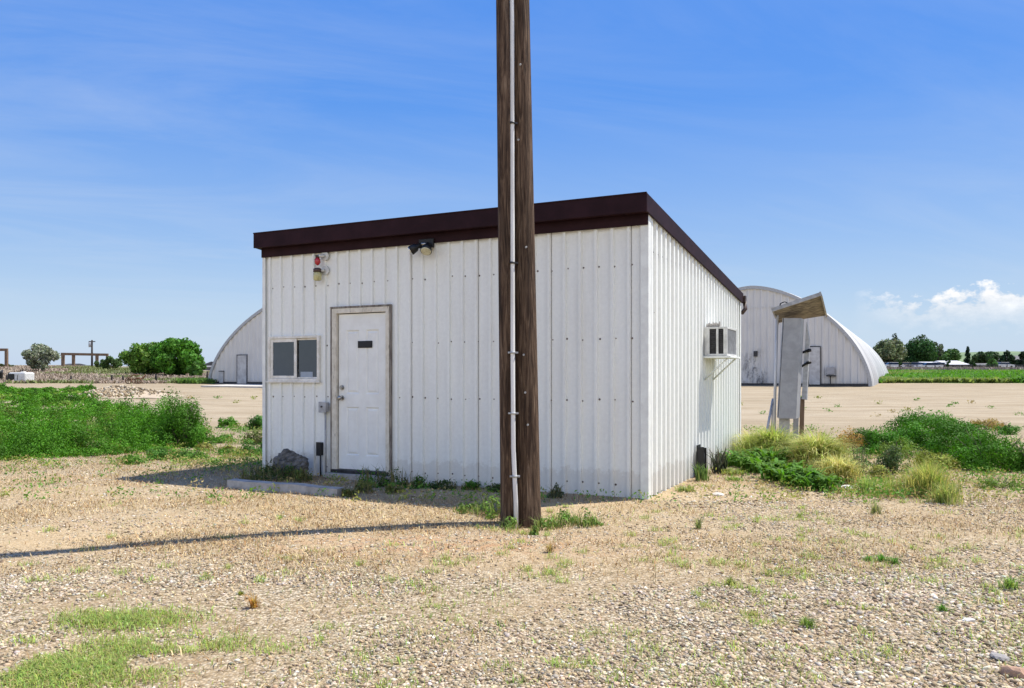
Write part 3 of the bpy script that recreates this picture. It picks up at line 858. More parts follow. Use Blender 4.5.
# ------------------------------------------------------------------ quonset huts
def quonset(c, w, h, length, ang_dir, label, p=1.7, parts=None):
    """c: centre of the front on the ground; the front faces the camera side, the barrel runs back"""
    ax = Vector((ang_dir[0], ang_dir[1], 0)).normalized()         # along the barrel
    rot = math.atan2(-ax.x, ax.y)
    e = empty('quonset_hut', c, rot, label, 'quonset hut')
    # local: x across, y along
    N = 48; tt = np.linspace(0, math.pi, N + 1)
    def arc(k, off):
        cx, sz = math.cos(tt[k]), math.sin(tt[k])
        x = math.copysign(abs(cx) ** (2 / p), cx) * (w + off); z = abs(sz) ** (2 / p) * (h + off)
        return x, z
    pitch = 1.9; nr = int(length / pitch)
    prof = []
    for i in range(nr):
        y = .25 + i * pitch
        prof += [(y, 0), (y + .8, 0), (y + .95, .16), (y + 1.65, .16), (y + pitch - .03, 0.0)]
    V = []
    for (y, o) in prof:
        for k in range(N + 1):
            x, z = arc(k, o); V.append((x, y, z - .15 * (z < .05)))
    V = np.array(V); ii = np.arange(len(prof) * (N + 1)).reshape(len(prof), N + 1)
    fq_ = np.stack([ii[:-1, :-1], ii[:-1, 1:], ii[1:, 1:], ii[1:, :-1]], -1).reshape(-1, 4)
    np_mesh('shell', V, [fq_], None, M['quonset_shell'], e, False)
    # rim flashing round the front
    mb = MB(); vs = []
    for k in range(N + 1):
        for (o, y) in ((-.10, .0), (.10, .0), (.10, .30), (-.10, .30)):
            x, z = arc(k, o); vs.append((x, y, z))
    fs = []
    for k in range(N):
        for q in range(4): fs.append((k * 4 + q, k * 4 + (q + 1) % 4, k * 4 + 4 + (q + 1) % 4, k * 4 + 4 + q))
    mb.add(vs, fs); mb.build('rim', M['galv'], e)
    # end wall: ribbed sheets, each column clipped by the arch
    def ztop(x):
        u = min(abs(x) / (w - .04), 1); return max((1 - u ** p), 0) ** (1 / p) * (h - .04)
    mb = MB(); pts = profile(2 * w - .16, .40, .05, .20, .09, .2)
    for (ta, oa), (tb, ob) in zip(pts[:-1], pts[1:]):
        xa, xb = ta - w + .08, tb - w + .08
        mb.add([(xa, .12 - oa, -.15), (xb, .12 - ob, -.15), (xb, .12 - ob, ztop(xb)), (xa, .12 - oa, ztop(xa))], [(0, 1, 2, 3)])
    mb.box(-w * .49, w * .49, .05, .058, h * .79, h * .79 + .03)
    mb.build('end_wall', M['quonset_end'], e)
    mb = MB(); mb.box(-w, w, .02, .065, -.2, .16); mb.build('foundation', M['dark_metal'], e)
    # back end
    mb = MB(); ring = [(*(arc(k, 0)[0:1]), length, arc(k, 0)[1]) for k in range(N + 1)]
    mb.add(ring, [tuple(range(N + 1))]); mb.build('end_wall', M['quonset_end'], e)
    return e, ztop


def q_local(e, px, py, base):
    """where the ray through a measured pixel meets the hut's front"""
    d = P(px, 1, py) - Vector((0, 0, CAMZ)); rz = e.rotation_euler.z
    xa = Vector((math.cos(rz), math.sin(rz), 0)); ya = Vector((-math.sin(rz), math.cos(rz), 0))
    c = Vector(e.location); s = (c.dot(ya)) / d.dot(ya)
    hit = Vector((0, 0, CAMZ)) + d * s - c
    return hit.dot(xa), hit.z


def q_part(e, name, rect, mat, y0=-.02, y1=.05, parent=None):
    x0, z0 = q_local(e, rect[0], rect[3], None); x1, z1 = q_local(e, rect[2], rect[1], None)
    mb = MB(); mb.box(x0, x1, y0, y1, z0, z1); return mb.build(name, mat, parent or e, .01)


qr, _ = quonset((15.03, 50, G(15.03, 50) - .04), 6.85, 6.2, 46, (.50, 1.0), 'weathered white quonset hut behind the meter cabinet, right of the shed')
ql, _ = quonset((-11.6, 50, G(-11.5, 50) + .02), 10.25, 6.3, 46, (.44, .9), 'pale grey quonset hut showing only its curved left shoulder beside the shed')
M['steel_grey'] = simple('grey_angle_iron', (.20, .20, .20), (.13, .13, .13), 8, .6, .05)
M['hut_door'] = simple('hut_door_paint', (.52, .52, .51), (.40, .39, .38), 3, .6, .05)
dq = q_part(qr, 'door', (809, 347, 820, 384.5), M['hut_door'])
q_part(qr, 'door_frame', (808.2, 346.2, 809, 384.5), M['dark_metal'], -.03, .06); q_part(qr, 'door_frame', (820, 346.2, 820.7, 384.5), M['dark_metal'], -.03, .06); q_part(qr, 'door_frame', (808.2, 346, 820.7, 347), M['dark_metal'], -.031, .06)
mbx = q_part(qr, 'meter_box', (827, 367, 834.5, 374.5), M['grey_paint'], -.25, .05); q_part(qr, 'meter_shelf', (826.5, 375.2, 836, 376.4), M['dark_metal'], -.30, .05)
q_part(qr, 'conduit', (830, 376.4, 831, 385), M['dark_metal'], -.08, .0)
q_part(qr, 'vent', (753.5, 351, 757.5, 356.5), M['dark_metal'], -.02, .05)
q_part(ql, 'door', (237.5, 355.5, 246.3, 383.6), M['hut_door'])
for r_ in ((236.7, 354.8, 237.5, 383.6), (246.3, 354.8, 247.0, 383.6), (236.7, 354.3, 247, 355.4)): q_part(ql, 'door_frame', r_, M['steel_grey'], -.035, .06)
q_part(ql, 'hatch', (219.3, 371.6, 223.0, 383), M['hut_door']); q_part(ql, 'hatch_lintel', (218.8, 370.8, 223.6, 371.6), M['dark_metal'], -.035, .06)
# soot and scraped paint at the left of the right-hand hut: irregular dark stain patches on the sheet
t = NT('dark_scraped_stain')
st = t.ramp(t.noise(1.5, 10, t.mapping((1.6, 1, .8)), .78, .3), [(.48, 0), (.72, .85)])
t.fin((.09, .09, .095), .8)
tb = t.n.new('ShaderNodeBsdfTransparent'); mx = t.n.new('ShaderNodeMixShader')
sg = t.n.new('ShaderNodeSeparateXYZ'); t.link(t.tc.outputs['Generated'], sg.inputs[0])
fx_ = t.ramp(t.math('ABSOLUTE', t.math('SUBTRACT', sg.outputs['X'], .5)), [(.12, 1), (.5, 0)]); fz_ = t.ramp(sg.outputs['Z'], [(.45, 1), (.98, 0)])
t.link(t.math('MULTIPLY', st, t.math('MULTIPLY', fx_, fz_)), mx.inputs[0]); t.link(tb.outputs[0], mx.inputs[1]); t.link(t.p.outputs[0], mx.inputs[2]); t.link(mx.outputs[0], t.out.inputs[0])
q_part(qr, 'stain', (738, 346, 770, 384.6), t.m, .048, .052)
ap = MB(); a0 = Pg(206, 47.4); a1 = Pg(300, 46.2)
ap.hexa([(a0.x, 46.6, a0.z - .2), (a1.x, 44.4, a1.z - .2), (a1.x, 49, a1.z - .2), (a0.x, 54, a0.z - .2)], [(a0.x, 46.6, a0.z + .06), (a1.x, 44.4, a1.z + .06), (a1.x, 49, a1.z + .07), (a0.x, 54, a0.z + .1)])
tag(ap.build('concrete_apron', M['concrete_light']), 'pale concrete apron before the left quonset hut', 'apron', kind='structure')


# ------------------------------------------------------------------ foliage builders
def leaves_arrays(Pts, size, col, aspect=.5, flat=0.0, rng=RS, nrm=None, wild=.55):
    n = len(Pts)
    if nrm is not None:          # leaves lie roughly across the clump's outward direction
        m = nrm + rng.normal(0, wild, (n, 3)); m /= np.linalg.norm(m, axis=1)[:, None] + 1e-9
        a = rng.normal(size=(n, 3)); a -= m * (a * m).sum(1)[:, None]; a /= np.linalg.norm(a, axis=1)[:, None] + 1e-9
        b = np.cross(m, a)
        s = np.asarray(size)[:, None]
        V = np.stack([Pts - a * s * .5, Pts + b * s * aspect * .5, Pts + a * s * .5, Pts - b * s * aspect * .5], 1).reshape(-1, 3)
        return V, np.arange(4 * n).reshape(n, 4), np.repeat(col, 4, axis=0)
    a = rng.normal(size=(n, 3)); a[:, 2] *= (1 - flat); a /= np.linalg.norm(a, axis=1)[:, None] + 1e-9
    b = rng.normal(size=(n, 3)); b -= a * (a * b).sum(1)[:, None]; b /= np.linalg.norm(b, axis=1)[:, None] + 1e-9
    s = np.asarray(size)[:, None]
    V = np.stack([Pts - a * s * .5, Pts + b * s * aspect * .5, Pts + a * s * .5, Pts - b * s * aspect * .5], 1).reshape(-1, 3)
    Fq = np.arange(4 * n).reshape(n, 4)
    C = np.repeat(col, 4, axis=0)
    return V, Fq, C


def jitter_col(base, n, v=.25, h=.12, rng=RS):
    c = np.array(base)[None, :] * (1 + rng.uniform(-v, v, (n, 1))) * (1 + rng.uniform(-h, h, (n, 3)))
    return np.clip(c, .003, 1)


def blades_arrays(Pb, h, w, lean, col, rng=RS, droop=.35):
    n = len(Pb)
    an = rng.uniform(0, 2 * math.pi, n); dr = np.stack([np.cos(an), np.sin(an), np.zeros(n)], 1)
    sa = an + math.pi / 2 + rng.uniform(-.5, .5, n); sd = np.stack([np.cos(sa), np.sin(sa), np.zeros(n)], 1)
    h = h[:, None]; w = w[:, None]; lean = lean[:, None]
    up = np.array([0, 0, 1.0])
    mid = Pb + up * h * .6 + dr * lean * h * .35
    tip = Pb + up * h * (1 - droop * lean) + dr * lean * h
    V = np.stack([Pb - sd * w * .5, Pb + sd * w * .5, mid + sd * w * .42, mid - sd * w * .42, tip], 1).reshape(-1, 3)
    k = np.arange(n)[:, None] * 5
    return V, [k + np.array([[0, 1, 2, 3]]), k + np.array([[3, 2, 4]])], np.repeat(col, 5, axis=0)


def merge(lst):
    V = []; Fs = {}; C = []; o = 0
    for v, fs, c in lst:
        for f in (fs if isinstance(fs, list) else [fs]): Fs.setdefault(f.shape[1], []).append(f + o)
        V.append(v); C.append(c); o += len(v)
    return np.concatenate(V), [np.concatenate(q) for q in Fs.values()], np.concatenate(C)


def dome_points(n, cx, cy, cz, rx, ry, h, rng, lumps=9, shell=.6):
    """leaf positions in an uneven dome: a core plus many leafy clumps over its surface"""
    k = lumps * 3
    v = rng.normal(size=(k, 3)); v[:, 2] = np.abs(v[:, 2]); v /= np.linalg.norm(v, axis=1)[:, None]
    rad = rng.uniform(.40, .80, k)
    L = v * rad[:, None]; r = rng.uniform(.16, .32, k)
    L[:, 2] *= 1.0
    w = r ** 2; pick = rng.choice(k, n, p=w / w.sum())
    d = rng.normal(size=(n, 3)); d /= np.linalg.norm(d, axis=1)[:, None]
    q = (shell + (1 - shell) * rng.uniform(0, 1, n)) * rng.uniform(.7, 1.25, n)
    p = L[pick] + d * (r[pick] * q)[:, None]
    p[:, 2] = np.abs(p[:, 2])
    tint = (.62 + .76 * rng.uniform(0, 1, k))[pick]
    global LASTN
    LASTN = d * .75 + p / (np.linalg.norm(p, axis=1)[:, None] + 1e-6) * .6
    return np.stack([cx + p[:, 0] * rx, cy + p[:, 1] * ry, cz + p[:, 2] * h], 1), tint


def shrub(name, px, d, wpx, hpx, color, label, n=1600, leaf=.035, group=None, seed=0, cat='shrub', stems=True, lumps=9, aspect=.5, basepx=None, twig=.0):
    rng = np.random.RandomState(seed + 100)
    b = Pg(px, d); w = wpx / F * d * .5; h = hpx / F * d * .92
    Pt, tint = dome_points(n, 0, 0, 0, w, w * .9, h, rng, lumps)
    col = jitter_col(color, n, .18, .10, rng) * tint[:, None]
    V, Fq, C = leaves_arrays(Pt, leaf * rng.uniform(.6, 1.4, n), col, aspect, 0, rng, LASTN)
    if not stems:
        o = np_mesh(name, V, [Fq], C, M['leaf']); o.location = b
        return tag(o, label, cat, group)
    e = empty(name, b, 0, label, cat, group)
    np_mesh('foliage', V, [Fq], C, M['leaf'], e)
    mb = MB()
    for k in range(10):
        a = rng.uniform(0, 6.28); q = rng.uniform(.2, .75)
        mb.tube([(0.04 * math.cos(a), .04 * math.sin(a), -.04), (w * q * .5 * math.cos(a), w * q * .5 * math.sin(a), h * .35), (w * q * math.cos(a), w * q * math.sin(a), h * rng.uniform(.5, .85))], [.012 * max(h, .5), .008 * max(h, .5), .003], 5)
    mb.build('stem', M['bark'], e)
    return e


GREEN = (.088, .22, .019); DGREEN = (.048, .14, .016); YGREEN = (.21, .25, .05); OLIVE = (.13, .16, .045)

# --- left weed cover (one continuous mass)
poly = [(-120, 12.2), (0, 12.5), (60, 12.8), (130, 13.6), (178, 14.4), (200, 16.0), (196, 18.5), (180, 21.5), (130, 24), (98, 30), (86, 36), (92, 42), (60, 44), (-120, 44)]
poly = [((a - 512) / F * b, b) for a, b in poly]


def inside(x, y, poly):
    r = np.zeros(len(x), bool); j = len(poly) - 1
    for i in range(len(poly)):
        xi, yi = poly[i]; xj, yj = poly[j]
        c = ((yi > y) != (yj > y)) & (x < (xj - xi) * (y - yi) / (yj - yi + 1e-12) + xi)
        r ^= c; j = i
    return r


def cover(n, poly, hfun, leaf0, dref, color, rng, dens_pow=1.6, tilt=1.0):
    xs_ = [p[0] for p in poly]; ys_ = [p[1] for p in poly]
    out = []; got = 0
    while got < n:
        y = min(ys_) + (max(ys_) - min(ys_)) * rng.uniform(0, 1, n * 2) ** 2.2
        x = rng.uniform(min(xs_), max(xs_), n * 2)
        k = inside(x, y, poly)
        out.append(np.stack([x[k], y[k]], 1)); got += k.sum()
    xy = np.concatenate(out)[:n]
    x, y = xy[:, 0], xy[:, 1]
    h = hfun(x, y)
    q = rng.uniform(0, 1, n) ** .7
    z = gz(x, y) + h * q * rng.uniform(.85, 1.12, n)
    size = leaf0 * rng.uniform(.6, 1.5, n) * np.maximum(y / dref, 1) ** .85
    patch = fbm(x * 1.1 + 7, y * .9 + 3)
    col = jitter_col(color, n, .30, .12, rng) * (.72 + .75 * patch)[:, None]
    yel = (fbm(x * .5 + 31, y * .5 + 13) > .56)[:, None]
    col = np.where(yel & (rng.uniform(0, 1, (n, 1)) < .5), col * np.array([1.7, 1.15, 1.0]), col)
    return np.stack([x, y, z], 1), size, col


def hleft(x, y):
    lump = fbm(x * 1.15 + 11, y * .8 + 2, 2)
    edge = sstep(12.2, 14.5, y + .8 * (fbm(x * .9, y * .2 + 9) - .5))
    gaps = sstep(.22, .42, fbm(x * .55 + 3, y * .55 + 50, 2))
    return (.10 + .62 * edge * sstep(.22, .72, lump)) * (.12 + .88 * gaps) * (1 - .72 * sstep(15, 36, y)) * 1.12


rg = np.random.RandomState(5)
parts_ = []
Pt, sz, cl = cover(26000, poly, lambda x, y: .14 * hleft(x, y) + .03, .040, 14, GREEN, rg)
parts_.append(leaves_arrays(Pt, sz, cl, .5, 0, rg))
ys_ = 12.3 + (43 - 12.3) * rg.uniform(0, 1, 4200) ** 2.0; xs_ = rg.uniform(-30, -4, 4200)
k = inside(xs_, ys_, poly); xs_, ys_ = xs_[k], ys_[k]
for mx_, my_ in list(zip(xs_, ys_))[:640]:
    hv = float(hleft(np.array([mx_]), np.array([my_]))[0])
    if hv < .07: continue
    rr_ = rg.uniform(.26, .56); hv = hv * rg.uniform(.8, 1.5) + .10
    nn_ = int(520 * (rr_ / .36) ** 2 * (1 if my_ < 18 else .6)); sc_l = .034 * max(my_ / 14, 1) ** .8
    P_, ti = dome_points(nn_, mx_, my_, G(mx_, my_), rr_, rr_, hv, rg, 5)
    yel = rg.uniform() < .10
    parts_.append(leaves_arrays(P_, sc_l * rg.uniform(.6, 1.4, nn_), jitter_col((.15, .22, .04) if yel else (.070, .19, .014), nn_, .18, .10, rg) * (ti * rg.uniform(.65, 1.3))[:, None], .5, 0, rg, LASTN))
V, Fq, C = merge(parts_); Fq = Fq[0]
tag(np_mesh('weed_cover', V, [Fq], C, M['leaf']), 'dense green weed cover spreading across the left side of the lot', 'weeds', kind='stuff')

# --- shrubs on the left
shrub('weed_bush', 182, 14.9, 66, 58, (.072, .195, .015), 'rounded deep green bush at the right end of the left weed cover', 15000, .034, None, 1, 'bush', True, 12)
shrub('weed_bush', 135, 20.5, 36, 16, DGREEN, 'flat dark green bush behind the weed cover, below the rubble heap', 2500, .05, None, 2, 'bush', True)
shrub('weed_bush', 107, 21, 24, 15, GREEN, 'small green bush at the left of the flat dark one', 1600, .05, None, 3, 'bush', True)
shrub('weed_bush', 228, 19.2, 26, 14, GREEN, 'small leafy green bush alone on the dirt left of the shed', 1500, .045, None, 4, 'bush', True)
shrub('weed_bush', 257, 18.6, 28, 20, (.07, .18, .03), 'bright green bush half hidden by the left corner of the shed', 1700, .045, None, 5, 'bush', True)
shrub('weed_bush', 255, 15.6, 40, 18, OLIVE, 'olive yellow weed bush by the left corner of the shed', 1500, .04, None, 6, 'bush', True)
shrub('weed_bush', 258, 13.6, 46, 19, (.085, .18, .035), 'spreading green weed nearest the left corner of the shed', 2000, .035, None, 7, 'bush', True)
shrub('weed_bush', 190, 12.9, 40, 13, (.09, .19, .03), 'low green weed at the front of the bare patch left of the shed', 1500, .032, None, 8, 'bush', True)
shrub('weed_bush', 205, 14.3, 24, 12, (.24, .25, .06), 'yellowing low weed beside the rounded green bush', 700, .035, None, 9, 'bush', True)
shrub('weed_bush', 158, 12.7, 40, 14, (.08, .19, .03), 'low bright green weed in front of the left weed cover', 1600, .032, None, 10, 'bush', True)

# small separate weeds on the bare patch between the left cover and the shed
rw = np.random.RandomState(808)
for i in range(16):
    px_ = rw.uniform(60, 250); d_ = rw.uniform(11.6, 15.5) if px_ < 190 else rw.uniform(12.4, 17.5)
    shrub('weed', px_, d_, rw.uniform(16, 34), rw.uniform(5, 11), (.10, .22, .03) if rw.uniform() < .65 else (.24, .26, .06), 'small low weed on the bare patch left of the shed', 900, .034, 'small weeds left of the shed', 820 + i, 'weed', False, 14)

# --- planting on the right
TG = (.060, .175, .014)
for row in ((880, 13.0, 50, 28, TG, 'dark green mound low at the left front of the right thicket', 6000, .034, 41, 10),
            (925, 17.5, 110, 29, TG, 'long dark green bush along the back of the right hand thicket', 9000, .042, 20, 14),
            (905, 14.4, 66, 33, TG, 'dark green bush in the left middle of the right hand thicket', 8000, .038, 21, 11),
            (864, 14.9, 46, 22, (.062, .155, .014), 'lower green bush at the left end of the right thicket', 4500, .036, 22, 9),
            (990, 11.3, 96, 50, (.07, .19, .015), 'broad green bush with bare shaded foot at the right thicket front', 15000, .030, 23, 14),
            (1036, 10.9, 60, 46, (.085, .205, .02), 'bright green bush cut by the right edge of the picture', 8000, .030, 24, 10),
            (955, 13.2, 100, 46, (.062, .172, .014), 'tall dark green bush crowning the middle of the right thicket', 13000, .034, 31, 13),
            (892, 10.9, 42, 34, (.075, .12, .04), 'small dusky bush with grey green leaves before the thicket', 2600, .030, 25, 9),
            (938, 11.4, 56, 26, (.24, .28, .05), 'yellow green leafy weed between the thicket and the tall grass', 3600, .030, 26, 9),
            (850, 13.3, 38, 30, (.42, .26, .07), 'orange tan dry weed right of the straw coloured grass clump', 2600, .028, 27, 9),
            (990, 18.6, 50, 14, (.30, .22, .06), 'dry orange weed along the top of the right thicket', 1500, .042, 28, 7),
            (1008, 17.5, 26, 15, (.08, .20, .03), 'little green weed on the dirt at far right', 1000, .042, 29, 6),
            (860, 10.6, 26, 40, (.12, .19, .055), 'thin leggy weed with sparse leaves beside the grass clump', 420, .036, 30, 6),
            (880, 10.3, 36, 16, (.27, .29, .07), 'low yellowing weed under the dusky grey green bush', 1300, .028, 32, 7),
            (1000, 9.3, 56, 12, (.17, .25, .05), 'low loose green weed on the gravel under the broad green bush', 1100, .026, 33, 8),
            (900, 12.6, 60, 22, (.16, .24, .045), 'loose light green weed in the hollow of the right thicket', 2600, .032, 34, 9)):
    px, d, w_, h_, c_, lab, n_, lf, sd_, lu = row
    shrub('weed_bush', px, d, w_, h_, c_, lab, n_, lf, None, sd_, 'bush', True, lu)


def grass_clump(name, px, d, rpx, h, color, label, n=900, w=.008, seed=0, lean=(.25, .9), cat='grass', group=None, droop=.45, tipcol=None, mat='grass'):
    rng = np.random.RandomState(seed + 300)
    b = Pg(px, d); r = rpx / F * d
    an = rng.uniform(0, 6.28, n); q = np.abs(rng.normal(0, .55, n)) * r * (1 + .35 * np.sin(an * 3 + seed))
    h = h * (1.15 - .55 * np.clip(q / r, 0, 1.5))
    Pb = np.stack([q * np.cos(an), q * np.sin(an), np.full(n, -.015)], 1)
    col = jitter_col(color, n, .35, .14, rng)
    if tipcol is not None:
        k = rng.uniform(0, 1, n) < .5; col[k] = jitter_col(tipcol, k.sum(), .25, .1, rng)
    V, Fs, C = blades_arrays(Pb, h * rng.uniform(.55, 1.1, n), w * rng.uniform(.7, 1.3, n), rng.uniform(lean[0], lean[1], n), col, rng, droop)
    o = np_mesh(name, V, Fs, C, M[mat]); o.location = b
    return tag(o, label, cat, group)


STRAW = (.52, .50, .20)
grass_clump('grass_clump', 772, 12.2, 34, .62, (.22, .29, .06), 'large fountain grass clump around the meter cabinet posts', 2600, .012, 1, (.25, 1.2), 'grass', None, .42, (.44, .46, .15))
grass_clump('grass_clump', 818, 11.2, 30, .62, (.30, .36, .09), 'straw coloured fountain grass clump right of the meter cabinet', 2800, .011, 2, (.25, 1.2), 'grass', None, .42, STRAW)
grass_clump('grass_clump', 752, 12.9, 14, .52, (.36, .37, .10), 'pale grass clump between the shed corner and the meter cabinet', 900, .011, 3, (.3, 1.3), 'grass', None, .5, STRAW)
grass_clump('grass_clump', 838, 10.0, 22, .40, (.46, .44, .14), 'straw coloured grass at the right foot of the fountain grasses', 1300, .009, 4, (.25, 1.2), 'grass', None, .42, STRAW)
grass_clump('tall_grass', 928, 8.8, 32, .42, (.23, .30, .07), 'upright yellow green grass clump in front of the right thicket', 1400, .006, 5, (.1, .8), 'grass', None, .25, (.44, .42, .13))
grass_clump('tall_grass', 945, 8.25, 16, .24, (.24, .31, .08), 'shorter dry grass at the foot of the upright yellow green clump', 450, .006, 6, (.1, .9), 'grass', None, .25, (.36, .36, .12))
grass_clump('tall_grass', 866, 9.0, 16, .25, (.26, .35, .09), 'thin pale grass left of the upright yellow green clump', 200, .006, 7, (.1, .9), 'grass', None, .25)
grass_clump('tall_grass', 890, 8.9, 16, .22, (.30, .36, .10), 'small thin grass between the two taller grasses at right', 200, .006, 8, (.1, .9), 'grass', None, .25)

# day lily bed: broad arching straps
rg = np.random.RandomState(77)
def lily(px, d, n, h, seed, label):
    rng = np.random.RandomState(seed); b = Pg(px, d)
    an = rng.uniform(0, 6.28, n); q = np.sqrt(rng.uniform(0, 1, n)) * .22
    Pb = np.stack([q * np.cos(an), q * np.sin(an), np.full(n, -.015)], 1)
    # arching strap of four segments
    hh = h * rng.uniform(.6, 1.15, n); w = rng.uniform(.014, .024, n); a2 = rng.uniform(0, 6.28, n)
    dr = np.stack([np.cos(a2), np.sin(a2), np.zeros(n)], 1); sd = np.stack([-np.sin(a2), np.cos(a2), np.zeros(n)], 1)
    reach = hh * rng.uniform(.5, 1.2, n)
    rows = []
    for f, wv in ((0, .8), (.3, 1), (.6, 1), (.85, .7), (1, .08)):
        c = Pb + dr * (reach * f ** 1.3)[:, None] + np.array([0, 0, 1.0]) * (hh * (1.9 * f - 1.25 * f * f))[:, None]
        rows.append((c - sd * (w * wv)[:, None], c + sd * (w * wv)[:, None]))
    w = w * .85
    V = np.stack([p for r_ in rows for p in r_], 1).reshape(-1, 3)
    k = np.arange(n)[:, None] * 10
    Fq = np.concatenate([k + np.array([[2 * i, 2 * i + 1, 2 * i + 3, 2 * i + 2]]) for i in range(4)])
    C = np.repeat(jitter_col((.085, .18, .025), n, .35, .12, rng), 10, axis=0)
    o = np_mesh('lily_plant', V, [Fq], C, M['grass'], None, True); o.location = b
    return tag(o, label, 'plant', 'strap leaved plants beside the shed')


for i, (px, d, n, h, lab) in enumerate((
        (736, 11.7, 90, .27, 'strap leaved green plant touching the back corner of the shed'),
        (757, 11.0, 110, .29, 'strap leaved green plant second from the shed corner'),
        (780, 10.2, 130, .31, 'strap leaved green plant in the middle of the row below the meter cabinet'),
        (800, 9.7, 130, .29, 'strap leaved green plant right of the middle in the row'),
        (819, 9.3, 110, .23, 'strap leaved green plant at the right end of the row'),
        (768, 11.4, 110, .38, 'taller strap leaved plant behind the row by the meter post'))):
    lily(px, d, n, h, 900 + i, lab)

# dead dark spiky weed by the drain stub and weeds along the side wall
def local_clump(name, lx, ly, r, h, color, label, n, w, seed, lean, group=None, cat='weed'):
    rng = np.random.RandomState(seed); b = from_shed(lx, ly, 0); b.z = G(b.x, b.y)
    an = rng.uniform(0, 6.28, n); q = np.sqrt(rng.uniform(0, 1, n)) * r
    Pb = np.stack([q * np.cos(an), q * np.sin(an), np.full(n, -.01)], 1)
    V, Fs, C = blades_arrays(Pb, h * rng.uniform(.5, 1.1, n), w * rng.uniform(.7, 1.3, n), rng.uniform(lean[0], lean[1], n), jitter_col(color, n, .3, .12, rng), rng, .3)
    o = np_mesh(name, V, Fs, C, M['grass']); o.location = b
    return tag(o, label, cat, group)


local_clump('weed', .22, 2.62, .10, .42, (.05, .055, .035), 'dark spiky dead weed beside the black drain stub', 60, .02, 1, (.2, .7))
local_clump('weed', .18, 1.75, .09, .30, (.11, .17, .05), 'green upright weed left of the black drain stub', 50, .018, 2, (.1, .6))
local_clump('weed', .42, 2.55, .14, .13, (.22, .27, .07), 'low yellow green weed in front of the drain stub', 140, .016, 3, (.5, 1.2))
local_clump('weed', .55, 1.95, .10, .08, (.18, .25, .06), 'tiny green weed on the gravel right of the shed corner', 90, .014, 4, (.5, 1.2))
local_clump('weed', .20, .75, .10, .10, (.22, .26, .08), 'small pale weed at the sunny corner foot of the shed', 90, .014, 5, (.4, 1.2))

# shaded weeds along the front wall
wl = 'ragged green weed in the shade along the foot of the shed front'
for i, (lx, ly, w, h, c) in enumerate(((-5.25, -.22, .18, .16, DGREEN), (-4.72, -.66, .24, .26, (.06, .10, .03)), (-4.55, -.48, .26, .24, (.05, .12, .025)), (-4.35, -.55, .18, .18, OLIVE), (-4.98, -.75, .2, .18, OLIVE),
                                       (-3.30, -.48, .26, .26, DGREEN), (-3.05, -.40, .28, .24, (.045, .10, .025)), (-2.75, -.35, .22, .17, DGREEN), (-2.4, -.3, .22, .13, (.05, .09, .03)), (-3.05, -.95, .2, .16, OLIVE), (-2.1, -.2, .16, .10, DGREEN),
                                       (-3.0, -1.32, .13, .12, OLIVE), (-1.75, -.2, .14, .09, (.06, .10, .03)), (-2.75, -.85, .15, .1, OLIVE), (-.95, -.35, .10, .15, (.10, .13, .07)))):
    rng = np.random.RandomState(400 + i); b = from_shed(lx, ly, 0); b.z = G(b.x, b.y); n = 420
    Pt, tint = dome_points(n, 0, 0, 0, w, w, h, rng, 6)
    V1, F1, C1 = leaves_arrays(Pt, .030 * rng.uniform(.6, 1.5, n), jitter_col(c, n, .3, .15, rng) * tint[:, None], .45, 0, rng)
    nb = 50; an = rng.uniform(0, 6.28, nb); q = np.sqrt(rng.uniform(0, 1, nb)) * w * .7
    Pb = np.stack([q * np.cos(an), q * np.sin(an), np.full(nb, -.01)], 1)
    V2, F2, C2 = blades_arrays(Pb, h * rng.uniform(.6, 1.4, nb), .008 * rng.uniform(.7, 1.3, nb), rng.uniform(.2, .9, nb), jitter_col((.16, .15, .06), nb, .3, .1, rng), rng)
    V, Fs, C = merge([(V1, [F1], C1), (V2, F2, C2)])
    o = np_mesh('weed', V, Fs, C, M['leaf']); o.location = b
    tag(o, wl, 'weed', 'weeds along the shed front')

# weeds at the pole feet
for i, (px, d, w, h, lab) in enumerate(((492, 7.75, .22, .22, 'bright green weed left of the pole feet'), (510, 7.25, .10, .15, 'small green weed between the two pole feet'), (548, 7.35, .15, .16, 'green weed just right of the stout pole'), (566, 7.4, .18, .17, 'larger green weed second to the right of the stout pole'),
                                        (590, 7.2, .14, .18, 'thin yellow green weed third to the right of the stout pole'), (535, 6.85, .05, .11, 'tiny sprout at the front foot of the stout pole'), (470, 7.9, .2, .11, 'low green weed in the pole shadow left of the feet'))):
    rng = np.random.RandomState(500 + i); b = Pg(px, d); n = max(int(260 * w / .15), 240)
    Pt, tint = dome_points(n, 0, 0, 0, w, w, h, rng, 6)
    n = len(Pt); V1, F1, C1 = leaves_arrays(Pt, .028 * rng.uniform(.6, 1.5, n), jitter_col((.15, .25, .05), n, .2, .12, rng) * tint[:, None], .5, 0, rng, LASTN)
    nb = int(60 * w / .15) + 20; an = rng.uniform(0, 6.28, nb); q = np.sqrt(rng.uniform(0, 1, nb)) * w * .85
    Pb = np.stack([q * np.cos(an), q * np.sin(an), np.full(nb, -.01)], 1)
    V2, F2, C2 = blades_arrays(Pb, h * rng.uniform(.5, 1.1, nb), .007 * rng.uniform(.7, 1.3, nb), rng.uniform(.2, .9, nb), jitter_col((.20, .25, .07), nb, .3, .1, rng), rng)
    V, Fs, C = merge([(V1, [F1], C1), (V2, F2, C2)])
    o = np_mesh('weed', V, Fs, C, M['leaf']); o.location = b
    tag(o, lab, 'weed', 'weeds at the pole feet')

